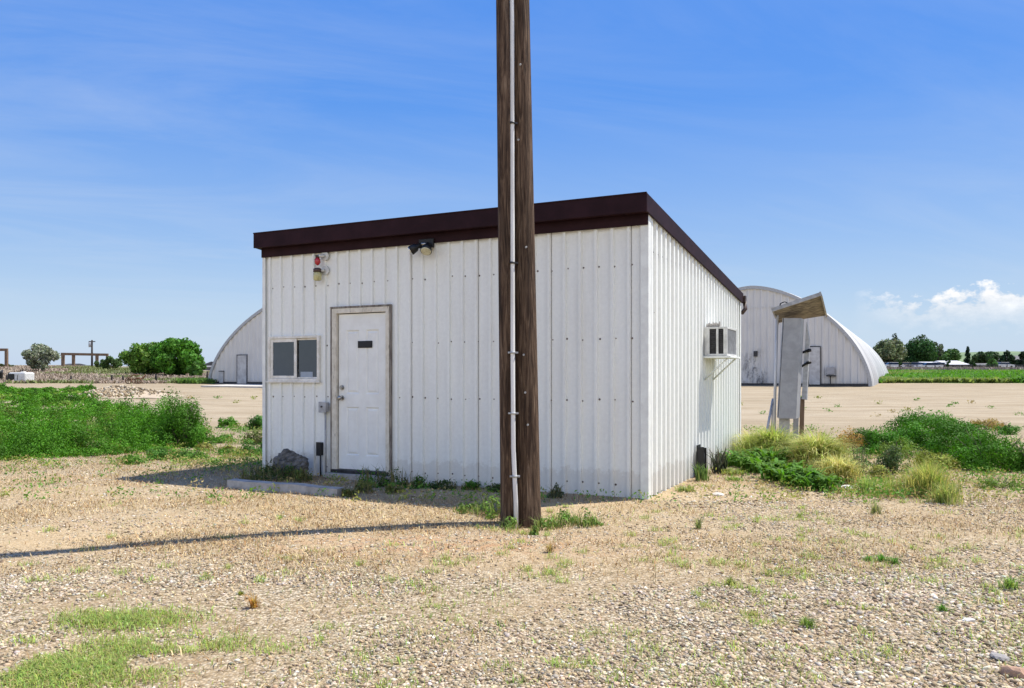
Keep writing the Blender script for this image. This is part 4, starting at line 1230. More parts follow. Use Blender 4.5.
# tufts standing out of the gravel
tufts = ((1010, 5.0, 16, .12, (.22, .32, .08), 'round bright grass tuft at the right edge of the gravel'), (868, 5.75, 9, .07, (.10, .24, .04), 'dark green grass tuft left of the pair in the gravel'), (882, 5.72, 8, .09, (.08, .21, .03), 'middle dark green grass tuft of three in the gravel'),
         (894, 5.66, 9, .09, (.09, .22, .035), 'dark green grass tuft at the right of three in the gravel'), (698, 6.9, 5, .14, (.20, .23, .08), 'thin upright grass tuft in the gravel right of the shed'), (876, 7.7, 10, .17, (.24, .26, .10), 'pale grass tuft in the gravel under the fountain grasses'),
         (800, 7.4, 6, .08, (.20, .25, .07), 'small grass tuft on the gravel left of the pale one'), (942, 4.55, 7, .07, (.12, .24, .05), 'small green tuft below the three dark tufts'), (730, 5.1, 10, .08, (.22, .26, .07), 'yellowish tuft in the middle of the right gravel'),
         (808, 4.25, 13, .08, (.19, .27, .06), 'loose green tuft near the bottom right of the gravel'), (550, 6.0, 4, .12, (.34, .26, .10), 'dry yellow sprig in the gravel below the poles'), (254, 4.6, 6, .12, (.40, .24, .07), 'orange dry sprig in the gravel at lower left'), (240, 4.85, 5, .05, (.22, .26, .05), 'small yellow green sprig beside the orange one'))
for i, (px, d, rpx, h, c, lab) in enumerate(tufts):
    grass_clump('grass_tuft', px, d, rpx * .7, h, c, lab, 40 + rpx * 9, .0042, 40 + i, (.2, 1.0), 'grass tuft', 'grass tufts in the gravel')

# ------------------------------------------------------------------ gravel, straw, short grass (stuff)
def fg_mask(x, y, m=.15):
    lx, ly = to_shed(x, y)
    in_shed = (lx > -WF - m) & (lx < m) & (ly > -.06) & (ly < DS + m)
    ws_ = (np.abs(lx + 3.93) < .84) & (np.abs(ly + 1.31) < .1)
    pol = ((x - b1.x) ** 2 + (y - b1.y) ** 2 < .125 ** 2) | ((x - b2.x) ** 2 + (y - b2.y) ** 2 < .085 ** 2)
    return ~(in_shed | ws_ | pol)


def ico(sub):
    bm = bmesh.new(); bmesh.ops.create_icosphere(bm, subdivisions=sub, radius=1)
    v = np.array([p.co[:] for p in bm.verts]); f = np.array([[q.index for q in p.verts] for p in bm.faces]); bm.free(); return v, f


def field_xy(n, y0, y1, pw, rng, margin=1.3, uf=.665):
    y = y0 + (y1 - y0) * rng.uniform(0, 1, n) ** pw
    x = rng.uniform(-1, 1, n) * (uf * y + margin)
    return x, y


stone_cols = np.array([(.55, .455, .32), (.44, .345, .22), (.33, .25, .155), (.63, .555, .43), (.18, .135, .085), (.50, .37, .22), (.40, .36, .29), (.72, .66, .55)])
stone_p = np.array([.24, .22, .16, .10, .09, .09, .08, .02])


def stones(n, y0, y1, pw, r0, r1, sub, rng, embed=.35):
    x, y = field_xy(n, y0, y1, pw, rng)
    k = fg_mask(x, y)
    dens = .05 + 1.25 * sstep(.28, .66, fbm(x * .8 + 5, y * 1.1 + 8, 4))
    dens = dens * (1 - .55 * np.exp(-(((x + 2.2) / .8) ** 2 + ((y - 3.95) / .45) ** 2)))
    dens = dens * (1 - .55 * sstep(5.0, 6.4, y) * (1 - sstep(.5, 3.5, x)))
    k &= rng.uniform(0, 1, n) < dens
    x, y = x[k], y[k]; n = len(x)
    tv, tf = ico(sub)
    r = r0 * (r1 / r0) ** (rng.uniform(0, 1, n) ** 1.8) * (1 + .32 * sstep(1.2, 2.8, x) * (1 - sstep(4.2, 6, y))) * (.75 + .5 * fbm(x * .9 + 55, y * 1.2))
    V = np.repeat(tv[None], n, 0) * (1 + rng.uniform(-.34, .34, (n, len(tv), 1)) * (1 if sub == 1 else .45))
    sc = np.stack([rng.uniform(.7, 1.35, n), rng.uniform(.7, 1.2, n), rng.uniform(.30, .7, n)], 1)
    V = V * sc[:, None, :] * r[:, None, None]
    a = rng.uniform(0, 6.28, n); ca_, sa_ = np.cos(a)[:, None], np.sin(a)[:, None]
    tx = rng.uniform(-.8, .8, n)[:, None]
    yy = V[:, :, 1] * np.cos(tx) - V[:, :, 2] * np.sin(tx); zz = V[:, :, 1] * np.sin(tx) + V[:, :, 2] * np.cos(tx)
    X_ = V[:, :, 0] * ca_ - yy * sa_; Y_ = V[:, :, 0] * sa_ + yy * ca_
    z0 = gz(x, y) + r * sc[:, 2] * (.55 - embed)
    V = np.stack([X_ + x[:, None], Y_ + y[:, None], zz + z0[:, None]], -1).reshape(-1, 3)
    Fq = (tf[None] + (np.arange(n) * len(tv))[:, None, None]).reshape(-1, 3)
    c = stone_cols[rng.choice(len(stone_cols), n, p=stone_p)] * rng.uniform(.62, 1.12, (n, 1)) * (1 + rng.uniform(-.06, .06, (n, 3)))
    return V, [Fq], np.repeat(c, len(tv), axis=0)


rg = np.random.RandomState(21)
V, Fs, C = merge([stones(105000, 2.5, 5.4, .9, .0048, .0155, 1, rg), stones(80000, 4.8, 8.5, 1.2, .005, .015, 1, rg), stones(24000, 8.0, 15, 1.2, .009, .022, 1, rg)])
tag(np_mesh('gravel', V, Fs, C, M['stone'], None, False), 'loose tan and grey gravel stones scattered over the yard', 'gravel', kind='stuff')

# bigger loose stones, each a thing
for i, (px, d, r, lab) in enumerate(((718, 8.9, .06, 'pale flat stone on the gravel right of the shed corner'), (1000, 3.75, .05, 'grey stone at the lower right edge of the gravel'), (1015, 3.55, .07, 'reddish tan stone cut by the lower right corner'),
                                     (968, 4.35, .035, 'small white stone in the right foreground gravel'), (846, 9.35, .09, 'white broken slab at the foot of the straw coloured grass'))):
    mt = simple('loose_stone_' + 'abcde'[i], ((.58, .54, .47), (.30, .28, .26), (.42, .26, .17), (.68, .66, .62), (.66, .63, .57))[i], None, 30, .9, .4)
    o = rock_mesh('stone', r, mt, 2, 30 + i, (1.2, .9, .45)); o.location = Pg(px, d, r * .15); o.rotation_euler = (.1, .1, i)
    tag(o, lab, 'stone')

# dry straw lying on the gravel
rg = np.random.RandomState(31)
n = 210000
x, y = field_xy(n, 3.2, 14, 1.5, rg)
dens = (.04 + .85 * sstep(4.9, 6.4, y)) * (.05 + 1.4 * sstep(.3, .7, fbm(x * .8 + 70, y * 1.1 + 4, 4))) * (1 - .45 * sstep(.5, 3.0, x))
k = fg_mask(x, y, .05) & (rg.uniform(0, 1, n) < dens); x, y = x[k], y[k]; n = len(x)
Pb = np.stack([x, y, gz(x, y) + .004], 1)
colr = np.where((rg.uniform(0, 1, (n, 1)) < .35), np.array([[.36, .21, .09]]), np.array([[.58, .45, .24]])) * rg.uniform(.35, 1.2, (n, 1))
V, Fs, C = blades_arrays(Pb, rg.uniform(.012, .05, n), rg.uniform(.003, .007, n), rg.uniform(.3, 2.4, n), colr, rg, .25)
tag(np_mesh('dry_grass', V, Fs, C, M['straw']), 'short dry straw matted over the gravel', 'dry grass', kind='stuff')

# short green grass: the patch lower left and thin sprinkles elsewhere
n = 80000
x, y = field_xy(n, 3.0, 13, 1.5, rg)
pat = .6 * np.exp(-(((x + 2.0) / .9) ** 2 + ((y - 3.95) / .45) ** 2))
pat = pat * sstep(.42, .62, fbm(x * 3, y * 4))
spr = .55 * sstep(.50, .68, fbm(x * 1.6 + 90, y * 1.9 + 40, 4)) * sstep(-1.8, .3, x) * (1 - .6 * sstep(5.5, 7, y)) + .03 + .22 * np.exp(-((y - 12.2) / 1.2) ** 2) * (np.abs(x / y) > .2) + .25 * np.exp(-((x - 4.2) / 1.4) ** 2 - ((y - 6.6) / .35) ** 2) * sstep(.45, .6, fbm(x * 2.2, y * 2.2))
k = fg_mask(x, y, .05) & (rg.uniform(0, 1, n) < np.clip(pat * 1.0 + spr, 0, 1)); x, y = x[k], y[k]
# small sprout clusters
nc = 640
cx_ = rg.uniform(-1, 1, nc); cy_ = 2.9 + 7.5 * rg.uniform(0, 1, nc) ** 1.5; cx_ = cx_ * (.66 * cy_ + .6)
kc = (rg.uniform(0, 1, nc) < np.where(cx_ > -.8, .95, .25) * (.25 + sstep(.4, .62, fbm(cx_ * .8 + 9, cy_ * .9 + 70)))) & fg_mask(cx_, cy_, .1)
cx_, cy_ = cx_[kc], cy_[kc]; nb_ = 40
sx_ = np.repeat(cx_, nb_) + rg.normal(0, 1, len(cx_) * nb_) * np.repeat(rg.uniform(.015, .06, len(cx_)), nb_)
sy_ = np.repeat(cy_, nb_) + rg.normal(0, 1, len(cx_) * nb_) * np.repeat(rg.uniform(.012, .045, len(cx_)), nb_)
x = np.concatenate([x, sx_]); y = np.concatenate([y, sy_])
# extra seeding of the patch itself
m = 17000
cl_ = rg.choice(5, m, p=[.40, .18, .17, .15, .10])
px_c = np.array([-2.02, -2.15, -1.72, -2.55, -2.12])[cl_]; py_c = np.array([3.62, 4.36, 3.92, 3.86, 3.25])[cl_]
xa = px_c + rg.normal(0, 1, m) * np.array([.24, .20, .26, .16, .4])[cl_]; ya = py_c + rg.normal(0, 1, m) * np.array([.11, .09, .09, .08, .12])[cl_]
kk = (rg.uniform(0, 1, m) < sstep(.36, .54, fbm(xa * 3, ya * 4))) & (ya > 2.6)
x = np.concatenate([x, xa[kk]]); y = np.concatenate([y, ya[kk]]); n = len(x)
Pb = np.stack([x, y, gz(x, y) - .004], 1)
hh = np.where(y < 4.9, rg.uniform(.014, .06, n), rg.uniform(.02, .07, n))
colr = jitter_col((.30, .38, .10), n, .45, .16, rg)
dry = rg.uniform(0, 1, n) < .18; colr[dry] = jitter_col((.38, .33, .15), dry.sum(), .25, .1, rg)
V, Fs, C = blades_arrays(Pb, hh, rg.uniform(.0028, .0055, n), rg.uniform(.2, 1.5, n), colr, rg, .3)
tag(np_mesh('grass', V, Fs, C, M['grass']), 'short light green grass patch and thin sprouts in the gravel', 'grass', kind='stuff')

# thin weeds over the dirt behind the shed
n = 15000
x, y = field_xy(n, 8.4, 34, 1.6, rg, 2)
dens = .7 * sstep(.50, .68, fbm(x * .5 + 22, y * .45 + 60)) * (1 - sstep(15, 21, y)) * sstep(11.2, 12.5, y) + .05 * (y < 19) + .012 + .75 * (x / y < -.28) * sstep(10.6, 11.6, y) * (1 - sstep(16, 20, y)) * sstep(.38, .62, fbm(x * 1.1 + 5, y * .9 + 77)) + .5 * (x / y > .40) * sstep(8.2, 9, y) * (1 - sstep(14, 16, y)) * sstep(.45, .65, fbm(x * 1.1 + 5, y * .9 + 77))
k = fg_mask(x, y, .3) & (rg.uniform(0, 1, n) < dens); x, y = x[k], y[k]
X2 = []; 
rep = 26
xx = np.repeat(x, rep) + rg.normal(0, .07, len(x) * rep); yy = np.repeat(y, rep) + rg.normal(0, .07, len(x) * rep)
pc = np.repeat(rg.uniform(0, 1, len(x)), rep)
n = len(xx)
Pt = np.stack([xx, yy, gz(xx, yy) + rg.uniform(.0, .11, n)], 1)
colr = np.where(pc[:, None] < .5, np.array([[.12, .25, .04]]), np.where(pc[:, None] < .8, np.array([[.27, .30, .07]]), np.array([[.36, .29, .12]]))) * rg.uniform(.7, 1.3, (n, 1))
kk = fg_mask(xx, yy, .1)
V, Fq, C = leaves_arrays(Pt[kk], (rg.uniform(.025, .05, n) * np.maximum(yy / 15, 1))[kk], colr[kk], .45, 0, rg)
tag(np_mesh('scattered_weeds', V, [Fq], C, M['leaf']), 'thin scattered weeds over the dirt beyond the shed', 'weeds', kind='stuff')

# ------------------------------------------------------------------ middle and far distance: field weeds
n = 42000
y = 54 + (125 - 54) * rg.uniform(0, 1, n) ** 1.3; x = -y * rg.uniform(.33, .80, n)
nn = fbm(x * .12 + 4, y * .10 + 8)
colr = np.where(nn[:, None] > .51, np.array([[.15, .18, .065]]), np.array([[.29, .235, .18]])) * rg.uniform(.80, 1.12, (n, 1)) * (1 + rg.uniform(-.05, .05, (n, 3)))
Pb = np.stack([x, y, gz(x, y) - .05], 1)
V, Fs, C = blades_arrays(Pb, rg.uniform(.10, .45, n), rg.uniform(.05, .12, n), rg.uniform(.3, 1.6, n), colr, rg)
tag(np_mesh('dry_weeds', V, Fs, C, M['straw']), 'dry brown weed field on the rise at far left', 'dry weeds', kind='stuff')
n = 42000
y = 53.5 + (140 - 53.5) * rg.uniform(0, 1, n) ** 1.5; x = y * (.474 + .33 * rg.uniform(0, 1, n) ** 1.15); y = y + 2.5 * fbm(x * .5, y * 0)
nn = fbm(x * .10 + 44, y * .10 + 18)
colr = np.where(nn[:, None] > .36, np.array([[.085, .20, .025]]), np.array([[.18, .23, .06]])) * rg.uniform(.6, 1.35, (n, 1))
Pb = np.stack([x, y, gz(x, y) - .05], 1)
V, Fs, C = blades_arrays(Pb, rg.uniform(.15, .55, n) * (.4 + 1.2 * fbm(x * .25, y * .25)), rg.uniform(.08, .18, n), rg.uniform(.4, 1.5, n), colr, rg)
tag(np_mesh('field_grass', V, Fs, C, M['grass']), 'bright green field strip beyond the right quonset hut', 'grass', kind='stuff')
n = 16000
y = 135 + 25 * rg.uniform(0, 1, n); x = y * rg.uniform(.42, .80, n)
Pb = np.stack([x, y, gz(x, y) - .05], 1)
V, Fs, C = blades_arrays(Pb, rg.uniform(.3, .9, n), rg.uniform(.1, .25, n), rg.uniform(.1, .6, n), np.array([[.27, .23, .19]]) * rg.uniform(.6, 1.25, (n, 1)), rg)
tag(np_mesh('dry_weeds', V, Fs, C, M['straw']), 'strip of dry grey weeds behind the green field at right', 'dry weeds', kind='stuff')
n = 3500
y = rg.uniform(53, 58, n); x = y * rg.uniform(-.42, -.375, n)
Pb = np.stack([x, y, gz(x, y) - .05], 1)
V, Fs, C = blades_arrays(Pb, rg.uniform(.2, .5, n), rg.uniform(.05, .12, n), rg.uniform(.2, .8, n), np.array([[.10, .18, .04]]) * rg.uniform(.6, 1.3, (n, 1)), rg)
tag(np_mesh('field_grass', V, Fs, C, M['grass']), 'green grass strip at the lot edge left of the quonset hut', 'grass', kind='stuff')


# ------------------------------------------------------------------ trees
def tree(name, px, d, wpx, toppx, color, label, n=3000, leaf=.35, group=None, seed=0, shape='round', cat='tree', basez=None, lift=.12, cl=26, rmul=1.0, light=None):
    rng = np.random.RandomState(seed + 700)
    b = Pg(px, d); top = P(px, d, toppx).z; h = top - b.z; w = wpx / F * d * .5
    e = empty(name, b, 0, label, cat, group)
    cs = []
    for k in range(cl):
        if shape == 'cone':
            f = rng.uniform(.04, 1); rr_ = w * (1 - f) ** .8 * .75
            a = rng.uniform(0, 6.28); q = rr_ * math.sqrt(rng.uniform(0, 1))
            cs.append((q * math.cos(a), q * math.sin(a), h * f * .96, w * .42 * (1.1 - f * .75) * rmul))
        else:
            v = rng.normal(size=3); v /= np.linalg.norm(v); rad = rng.uniform(.45, .78)
            cz = h * (lift + (1 - lift) * .5); 
            cs.append((v[0] * rad * w, v[1] * rad * w, cz + v[2] * rad * h * (1 - lift) * .5, rng.uniform(.24, .40) * min(w, h * .6) * rmul))
    cs = np.array(cs); wt = cs[:, 3] ** 2; pick = rng.choice(cl, n, p=wt / wt.sum())
    dv = rng.normal(size=(n, 3)); dv /= np.linalg.norm(dv, axis=1)[:, None]
    rr_ = rng.uniform(.35, 1.1, n) ** .6
    Pt = cs[pick, :3] + dv * (cs[pick, 3] * rr_)[:, None]
    Pt[:, 2] = np.clip(Pt[:, 2], h * .02, None)
    col = jitter_col(color, n, .3, .12, rng) * (.65 + .7 * rng.uniform(0, 1, cl))[pick][:, None]
    if light is not None:
        k = rng.uniform(0, 1, n) < .35; col[k] = jitter_col(light, k.sum(), .25, .1, rng)
    V, Fq, C = leaves_arrays(Pt, leaf * rng.uniform(.6, 1.4, n), col, .6, 0, rng, dv, .6)
    np_mesh('crown', V, [Fq], C, M['leaf'], e)
    mb = MB(); tr = max(.06, min(w, h) * .055)
    mb.tube([(0, 0, -.2), (tr * .3, 0, h * .25), (0, 0, h * .55), (0, 0, h * .85)], [tr * 1.3, tr, tr * .6, tr * .15], 8)
    for k in range(7):
        c = cs[k]; zb = h * rng.uniform(.15, .45)
        mb.tube([(0, 0, zb), (c[0] * .5, c[1] * .5, (zb + c[2]) * .5 + .1), (c[0], c[1], c[2])], [tr * .5, tr * .32, tr * .1], 6)
    mb.build('trunk', M['bark'], e)
    return e


tree('tree', 175, 78, 62, 337.5, (.062, .165, .018), 'large round deep green tree left of the quonset hut', 15000, .30, None, 1, 'round', lift=0.0, cl=40)
tree('tree', 148, 79, 54, 341, (.095, .20, .026), 'lighter green tree at the left shoulder of the large round tree', 9000, .30, None, 2, 'round', lift=0.0, cl=34, light=(.15, .25, .045))
tree('tree', 197, 76, 18, 362, (.075, .17, .03), 'low bright bush like tree at the right foot of the large round tree', 2000, .28, None, 3, 'round', lift=0.0, cl=16)
tree('tree', 113, 92, 22, 357, (.075, .13, .035), 'small scrubby tree left of the lighter green tree', 1800, .3, None, 4, 'round', lift=0.0, cl=14)
tree('tree', 42, 84, 36, 343.5, (.16, .185, .115), 'silvery olive tree alone on the rise at far left', 4200, .30, None, 5, 'round', lift=.02, cl=26, light=(.32, .34, .24), rmul=.9)
tree('tree', 100, 98, 12, 359, (.08, .13, .04), 'small dark shrub under the right end of the timber frame', 700, .3, None, 6, 'round', lift=0.0, cl=10)
tree('tree', 6, 100, 18, 363, (.16, .19, .09), 'low grey green shrub under the cut off timber frame', 700, .3, None, 7, 'round', lift=0.0, cl=10)
# right hand distance
dR = 185
tree('tree', 888, dR, 46, 340, (.10, .135, .055), 'grey green willow like tree beside the right quonset hut', 6500, .55, None, 11, 'round', lift=0.0, cl=34, light=(.19, .21, .11))
tree('conifer_tree', 895, dR + 14, 24, 333, (.030, .050, .024), 'dark pointed conifer rising behind the willow like tree', 4200, .5, None, 12, 'cone', cl=40, rmul=1.3)
tree('tree', 921, dR + 6, 36, 337, (.034, .085, .022), 'dense dark green round tree right of the dark conifer', 7000, .55, None, 13, 'round', lift=0.0, cl=34)
tree('tree', 937, dR + 10, 24, 339, (.08, .105, .055), 'thin grey topped tree right of the dense dark round tree', 1800, .45, None, 14, 'round', lift=0.0, cl=22, rmul=.7)
tree('tree', 951, dR - 4, 22, 349, (.06, .125, .03), 'mid green small tree before the white roofed barns', 2600, .5, None, 15, 'round', lift=.06, cl=18)
tree('conifer_tree', 968, dR + 6, 11, 346.5, (.022, .045, .022), 'slim dark cypress right of the white roofed barns', 2200, .4, None, 16, 'cone', cl=30, rmul=1.3)
tree('tree', 986, dR + 4, 28, 350, (.040, .075, .026), 'wide dark green tree right of the slim cypress', 4200, .55, None, 17, 'round', lift=.0, cl=24)
tree('tree', 993, dR - 12, 13, 358, (.065, .14, .032), 'small round green bush like tree before the wide dark tree', 1300, .4, None, 18, 'round', lift=0.0, cl=12)
tree('tree', 1007, dR + 2, 15, 351.5, (.028, .055, .024), 'dark squarish tree near the right edge', 2000, .5, None, 19, 'round', lift=0.0, cl=14)
tree('tree', 1021, dR, 14, 350.5, (.026, .05, .022), 'darkest tree cut by the right edge', 2000, .5, None, 20, 'round', lift=0.0, cl=14)
for i, (px, t0, lab) in enumerate(((900, 357, 'thin sapling in the field below the willow like tree'), (948, 357, 'dark sapling in the field before the small green tree'), (973, 359, 'spindly sapling in the field below the slim cypress'))):
    tree('sapling', px, 128, 6, t0, (.05, .09, .03), lab, 260, .3, 'saplings in the green field', 30 + i, 'round', 'sapling', lift=.35, cl=8)
# distant wood line on the ridge
rg = np.random.RandomState(61)
n = 9000
xw = rg.uniform(700, 1150, n); yw = rg.uniform(1180, 1235, n); cz = fbm(xw * .03, yw * 0) ** 2 * 22
Pt = np.stack([xw, yw, 8 + rg.uniform(0, 1, n) * cz], 1)
V, Fq, C = leaves_arrays(Pt, rg.uniform(2, 5, n), jitter_col((.06, .09, .045), n, .3, .1, rg), .7, 0, rg)
tag(np_mesh('far_wood', V, [Fq], C, M['leaf']), 'far belt of trees under the green ridge', 'woodland', kind='stuff')
n = 6000
xw = rg.uniform(-1500, 300, n); yw = rg.uniform(1500, 1560, n); cz = 4 + fbm(xw * .02, yw * 0) ** 2 * 10
Pt = np.stack([xw, yw, 9 + rg.uniform(0, 1, n) * cz], 1)
V, Fq, C = leaves_arrays(Pt, rg.uniform(3, 6, n), jitter_col((.07, .09, .06), n, .3, .1, rg), .7, 0, rg)
tag(np_mesh('far_wood', V, [Fq], C, M['leaf']), 'thin far belt of trees along the left horizon', 'woodland', kind='stuff')

# ------------------------------------------------------------------ things in the left distance
def timber_frame(x0, x1, ytop0, ytop1, d, posts, label):
    b = Pg((x0 + x1) / 2, d); e = empty('timber_frame', b, 0, label, 'frame')
    def q(px, py): return P(px, d, py) - b
    mb = MB(); a = q(x0 - 1.2, ytop0); c = q(x1 + 1.2, ytop1)
    mb.hexa([a + Vector((0, -.12, -.22)), c + Vector((0, -.12, -.22)), c + Vector((0, .12, -.22)), a + Vector((0, .12, -.22))], [a + Vector((0, -.12, .1)), c + Vector((0, -.12, .1)), c + Vector((0, .12, .1)), a + Vector((0, .12, .1))])
    mb.build('beam', M['timber'], e)
    for px, w in posts:
        f = (px - x0) / (x1 - x0); top = q(px, ytop0 + f * (ytop1 - ytop0)); zb = G((px - 512) / F * d, d) - b.z
        mb = MB(); mb.box(top.x - w, top.x + w, -w, w, zb - .3, top.z - .22); mb.build('post', M['timber'], e)


timber_frame(62.5, 107, 353.5, 354.3, 104, ((63, .16), (73.5, .15), (97, .15), (107, .10)), 'brown timber frame of four posts on the rise')
timber_frame(-30, 6.5, 349, 349.3, 98, ((-29, .15), (6.5, .15)), 'brown timber frame cut off by the left edge')
up = empty('utility_pole', Pg(92, 112), 0, 'thin far utility pole with small transformer by the timber frame', 'utility pole')
mb = MB(); hp = P(92, 112, 340).z - up.location.z; mb.tube([(0, 0, -.3), (0, 0, hp)], [.16, .11], 8); mb.build('mast', M['dark_post'], up)
mb = MB(); mb.tube([(-.25, 0, hp - 1.0), (-.25, 0, hp - .3)], .22, 10); mb.build('transformer', M['galv'], up)
mb = MB(); mb.box(-.45, .45, -.06, .06, hp - .28, hp - .16); mb.build('crossarm', M['dark_post'], up)


def low_building(name, x0, x1, ytop, yeave, d, wallm, roofm, label, depth=6, cat='building', gable=False):
    b = Pg((x0 + x1) / 2, d); e = empty(name, b, 0, label, cat)
    w = (x1 - x0) / F * d * .5; zt = P(0, d, ytop).z - b.z; ze = P(0, d, yeave).z - b.z
    mb = MB(); mb.box(-w, w, 0, depth, -.5, ze); mb.build('wall', wallm, e)
    mb = MB(); o = .25
    if gable:      # gable end towards the camera
        mb.add([(-w - o, -o, ze), (0, -o, zt), (w + o, -o, ze), (-w - o, depth + o, ze), (0, depth + o, zt), (w + o, depth + o, ze)], [(0, 1, 2), (3, 5, 4), (0, 3, 4, 1), (1, 4, 5, 2), (0, 2, 5, 3)])
    else:
        mb.add([(-w - o, -o, ze), (w + o, -o, ze), (w + o, depth / 2, zt), (-w - o, depth / 2, zt), (w + o, depth + o, ze), (-w - o, depth + o, ze)], [(0, 1, 2, 3), (3, 2, 4, 5), (0, 3, 5), (1, 4, 2), (0, 5, 4, 1)])
    r = mb.build('roof', roofm, e)
    return e, w, ze


hs, w_, ze_ = low_building('house', 199.5, 224, 361.5, 366.5, 150, M['house_wall'], M['roof_grey'], 'dark grey gabled house peeping out beside the left quonset hut', 9, 'house', True)
mb = MB(); mb.box(-w_ - .27, w_ + .27, -.33, -.26, ze_ - .1, ze_ + .16); mb.build('eave_board', M['white_roof'], hs)
mb = MB(); mb.box(-1.2, -.2, -.04, .02, .4, ze_ - .35); mb.build('window', M['glass_dark'], hs)
low_building('low_shed', 64, 71.5, 363.3, 364.6, 128, M['house_wall'], M['roof_grey'], 'small dark roof beyond the rise under the timber frame, left of its second post', 4, 'shed')
low_building('low_shed', 75.5, 90, 365, 366.2, 128, M['house_wall'], M['roof_grey'], 'long dark roof beyond the rise under the middle of the timber frame', 4, 'shed')

# white tank and dark drum
tk = empty('water_tank', Pg(20.5, 56), R(-12), 'white plastic tank with a dark end in the field at far left', 'tank')
mb = MB(); hh_ = .72
for i, x in enumerate(np.linspace(-.62, .78, 8)): pass
mb.box(-.60, .78, -.45, .45, .02, hh_); tb = mb.build('tank_body', M['white_plastic'], tk, .10)
mb = MB(); mb.box(-.66, -.605, -.42, .42, .05, hh_ - .04); mb.box(-.58, -.06, -.458, -.452, .08, hh_ - .10); mb.build('dark_end', M['black'], tk, .02)
mb = MB(); mb.tube([(.25, 0, hh_ - .01), (.25, 0, hh_ + .07)], .16, 14); mb.build('lid', M['white_plastic'], tk)
mb = MB(); mb.box(.16, .20, -.462, -.452, .05, hh_ - .2); mb.build('seam', M['dark_metal'], tk)
dr_ = empty('drum', Pg(-1.5, 60), 0, 'dark drum cut by the left edge beside the white tank', 'drum')
mb = MB(); mb.tube([(0, 0, -.05), (0, 0, .25), (0, 0, .27), (0, 0, .55), (0, 0, .57), (0, 0, .85)], [.28, .28, .295, .28, .295, .28], 14); mb.build('barrel', M['black'], dr_)
mb = MB(); mb.tube([(.1, 0, .85), (.1, 0, .88)], .04, 8); mb.build('cap', M['dark_metal'], dr_)

# fence posts across the field edge
for i, (px, top, lab) in enumerate(((7, 376.5, 'short dark fence post left of the white tank'), (71, 377.5, 'dark fence post in the middle of the left field'), (111.5, 376.5, 'dark fence post left of the rusty machine'), (123, 377, 'dark fence post touching the rusty machine'), (156, 376.5, 'thick dark fence post right of the rusty machine'), (207, 373, 'dark fence post at the lot corner by the quonset hut'))):
    d = 58; b = Pg(px, d); h = P(px, d, top).z - b.z + .1
    mb = MB(); r_ = .075 if i != 4 else .10
    mb.tube([(0, 0, -.2), (.01, 0, h * .5), (.03 * (i % 3 - 1), .02, h), (.03 * (i % 3 - 1), .02, h + .03)], [r_, r_ * .95, r_ * .9, r_ * .4], 9)
    o = mb.build('fence_post', M['dark_post']); o.location = b; tag(o, lab, 'fence post', 'fence posts along the left field')

# rusty machine: drawbar, frame rails, axle with two wheels, tine rack
rm = empty('farm_implement', Pg(135.5, 53.5), R(8), 'rusty farm implement standing by the rubble heap', 'farm machine')
mb = MB(); mb.tube([(-.5, -.1, .28), (.45, -.1, .36)], .04, 7); mb.tube([(-.5, .2, .28), (.45, .2, .36)], .04, 7); mb.tube([(.4, -.15, .30), (.62, .05, .62), (.5, .05, .35)], .035, 7)
mb.tube([(-.45, -.1, .3), (-.2, .0, .58), (.3, .0, .60)], .035, 7); mb.build('frame', M['rust'], rm)
for x in (-.38, .22):
    mb = MB(); ring = [(x + .2 * math.cos(a), -.2, .2 + .2 * math.sin(a)) for a in np.linspace(0, 2 * math.pi, 17)]
    mb.tube(ring, .035, 6, 0, False)
    for a in range(4): mb.tube([(x, -.2, .2), (x + .19 * math.cos(a * 1.57), -.2, .2 + .19 * math.sin(a * 1.57))], .014, 5)
    mb.build('wheel', M['rust'], rm)
mb = MB()
for k in range(6): mb.tube([(-.4 + k * .15, .22, .3), (-.42 + k * .15, .32, .04)], .016, 5)
mb.build('tine_rack', M['rust'], rm)

# rubble heap
rg = np.random.RandomState(91)
tv, tf = ico(1)
n = 2200
x = rg.normal(0, .75, n); y = rg.normal(0, 1.2, n); hgt = .40 * np.exp(-(x / 1.15) ** 2 - (y / 1.5) ** 2)
x = np.clip(x, -2.3, 3.0); hgt = np.where(x > 0, .36 * np.exp(-(x / 1.9) ** 2 - (y / 1.5) ** 2), hgt)
r = .02 + .065 * rg.uniform(0, 1, n) ** 2
V = tv[None] * (1 + rg.uniform(-.28, .28, (n, len(tv), 1))) * (r[:, None] * np.array([[1, 1, 1]]) * rg.uniform(.6, 1.3, (n, 3)))[:, None, :]
hb = Pg(121, 36.5)
V = V + np.stack([x, y, hgt * rg.uniform(.6, 1.05, n)], 1)[:, None, :]
C = np.repeat(stone_cols[rg.choice(8, n, p=stone_p)] * rg.uniform(.5, .95, (n, 1)), len(tv), axis=0)
mx_, my_ = np.meshgrid(np.linspace(-3, 3.6, 30), np.linspace(-3.2, 3.2, 26))
mz = np.where(mx_ > 0, .36 * np.exp(-(mx_ / 1.9) ** 2 - (my_ / 1.5) ** 2), .40 * np.exp(-(mx_ / 1.15) ** 2 - (my_ / 1.5) ** 2)) - .07 + .05 * (fbm(mx_ * 3, my_ * 3) - .5)
mi_ = np.arange(30 * 26).reshape(26, 30); mf = np.stack([mi_[:-1, :-1], mi_[:-1, 1:], mi_[1:, 1:], mi_[1:, :-1]], -1).reshape(-1, 4)
V2, F2, C2 = merge([(V.reshape(-1, 3), [(tf[None] + (np.arange(n) * len(tv))[:, None, None]).reshape(-1, 3)], C), (np.stack([mx_, my_, mz], -1).reshape(-1, 3), [mf], np.tile(np.array([[.42, .34, .24]]), (780, 1)))])
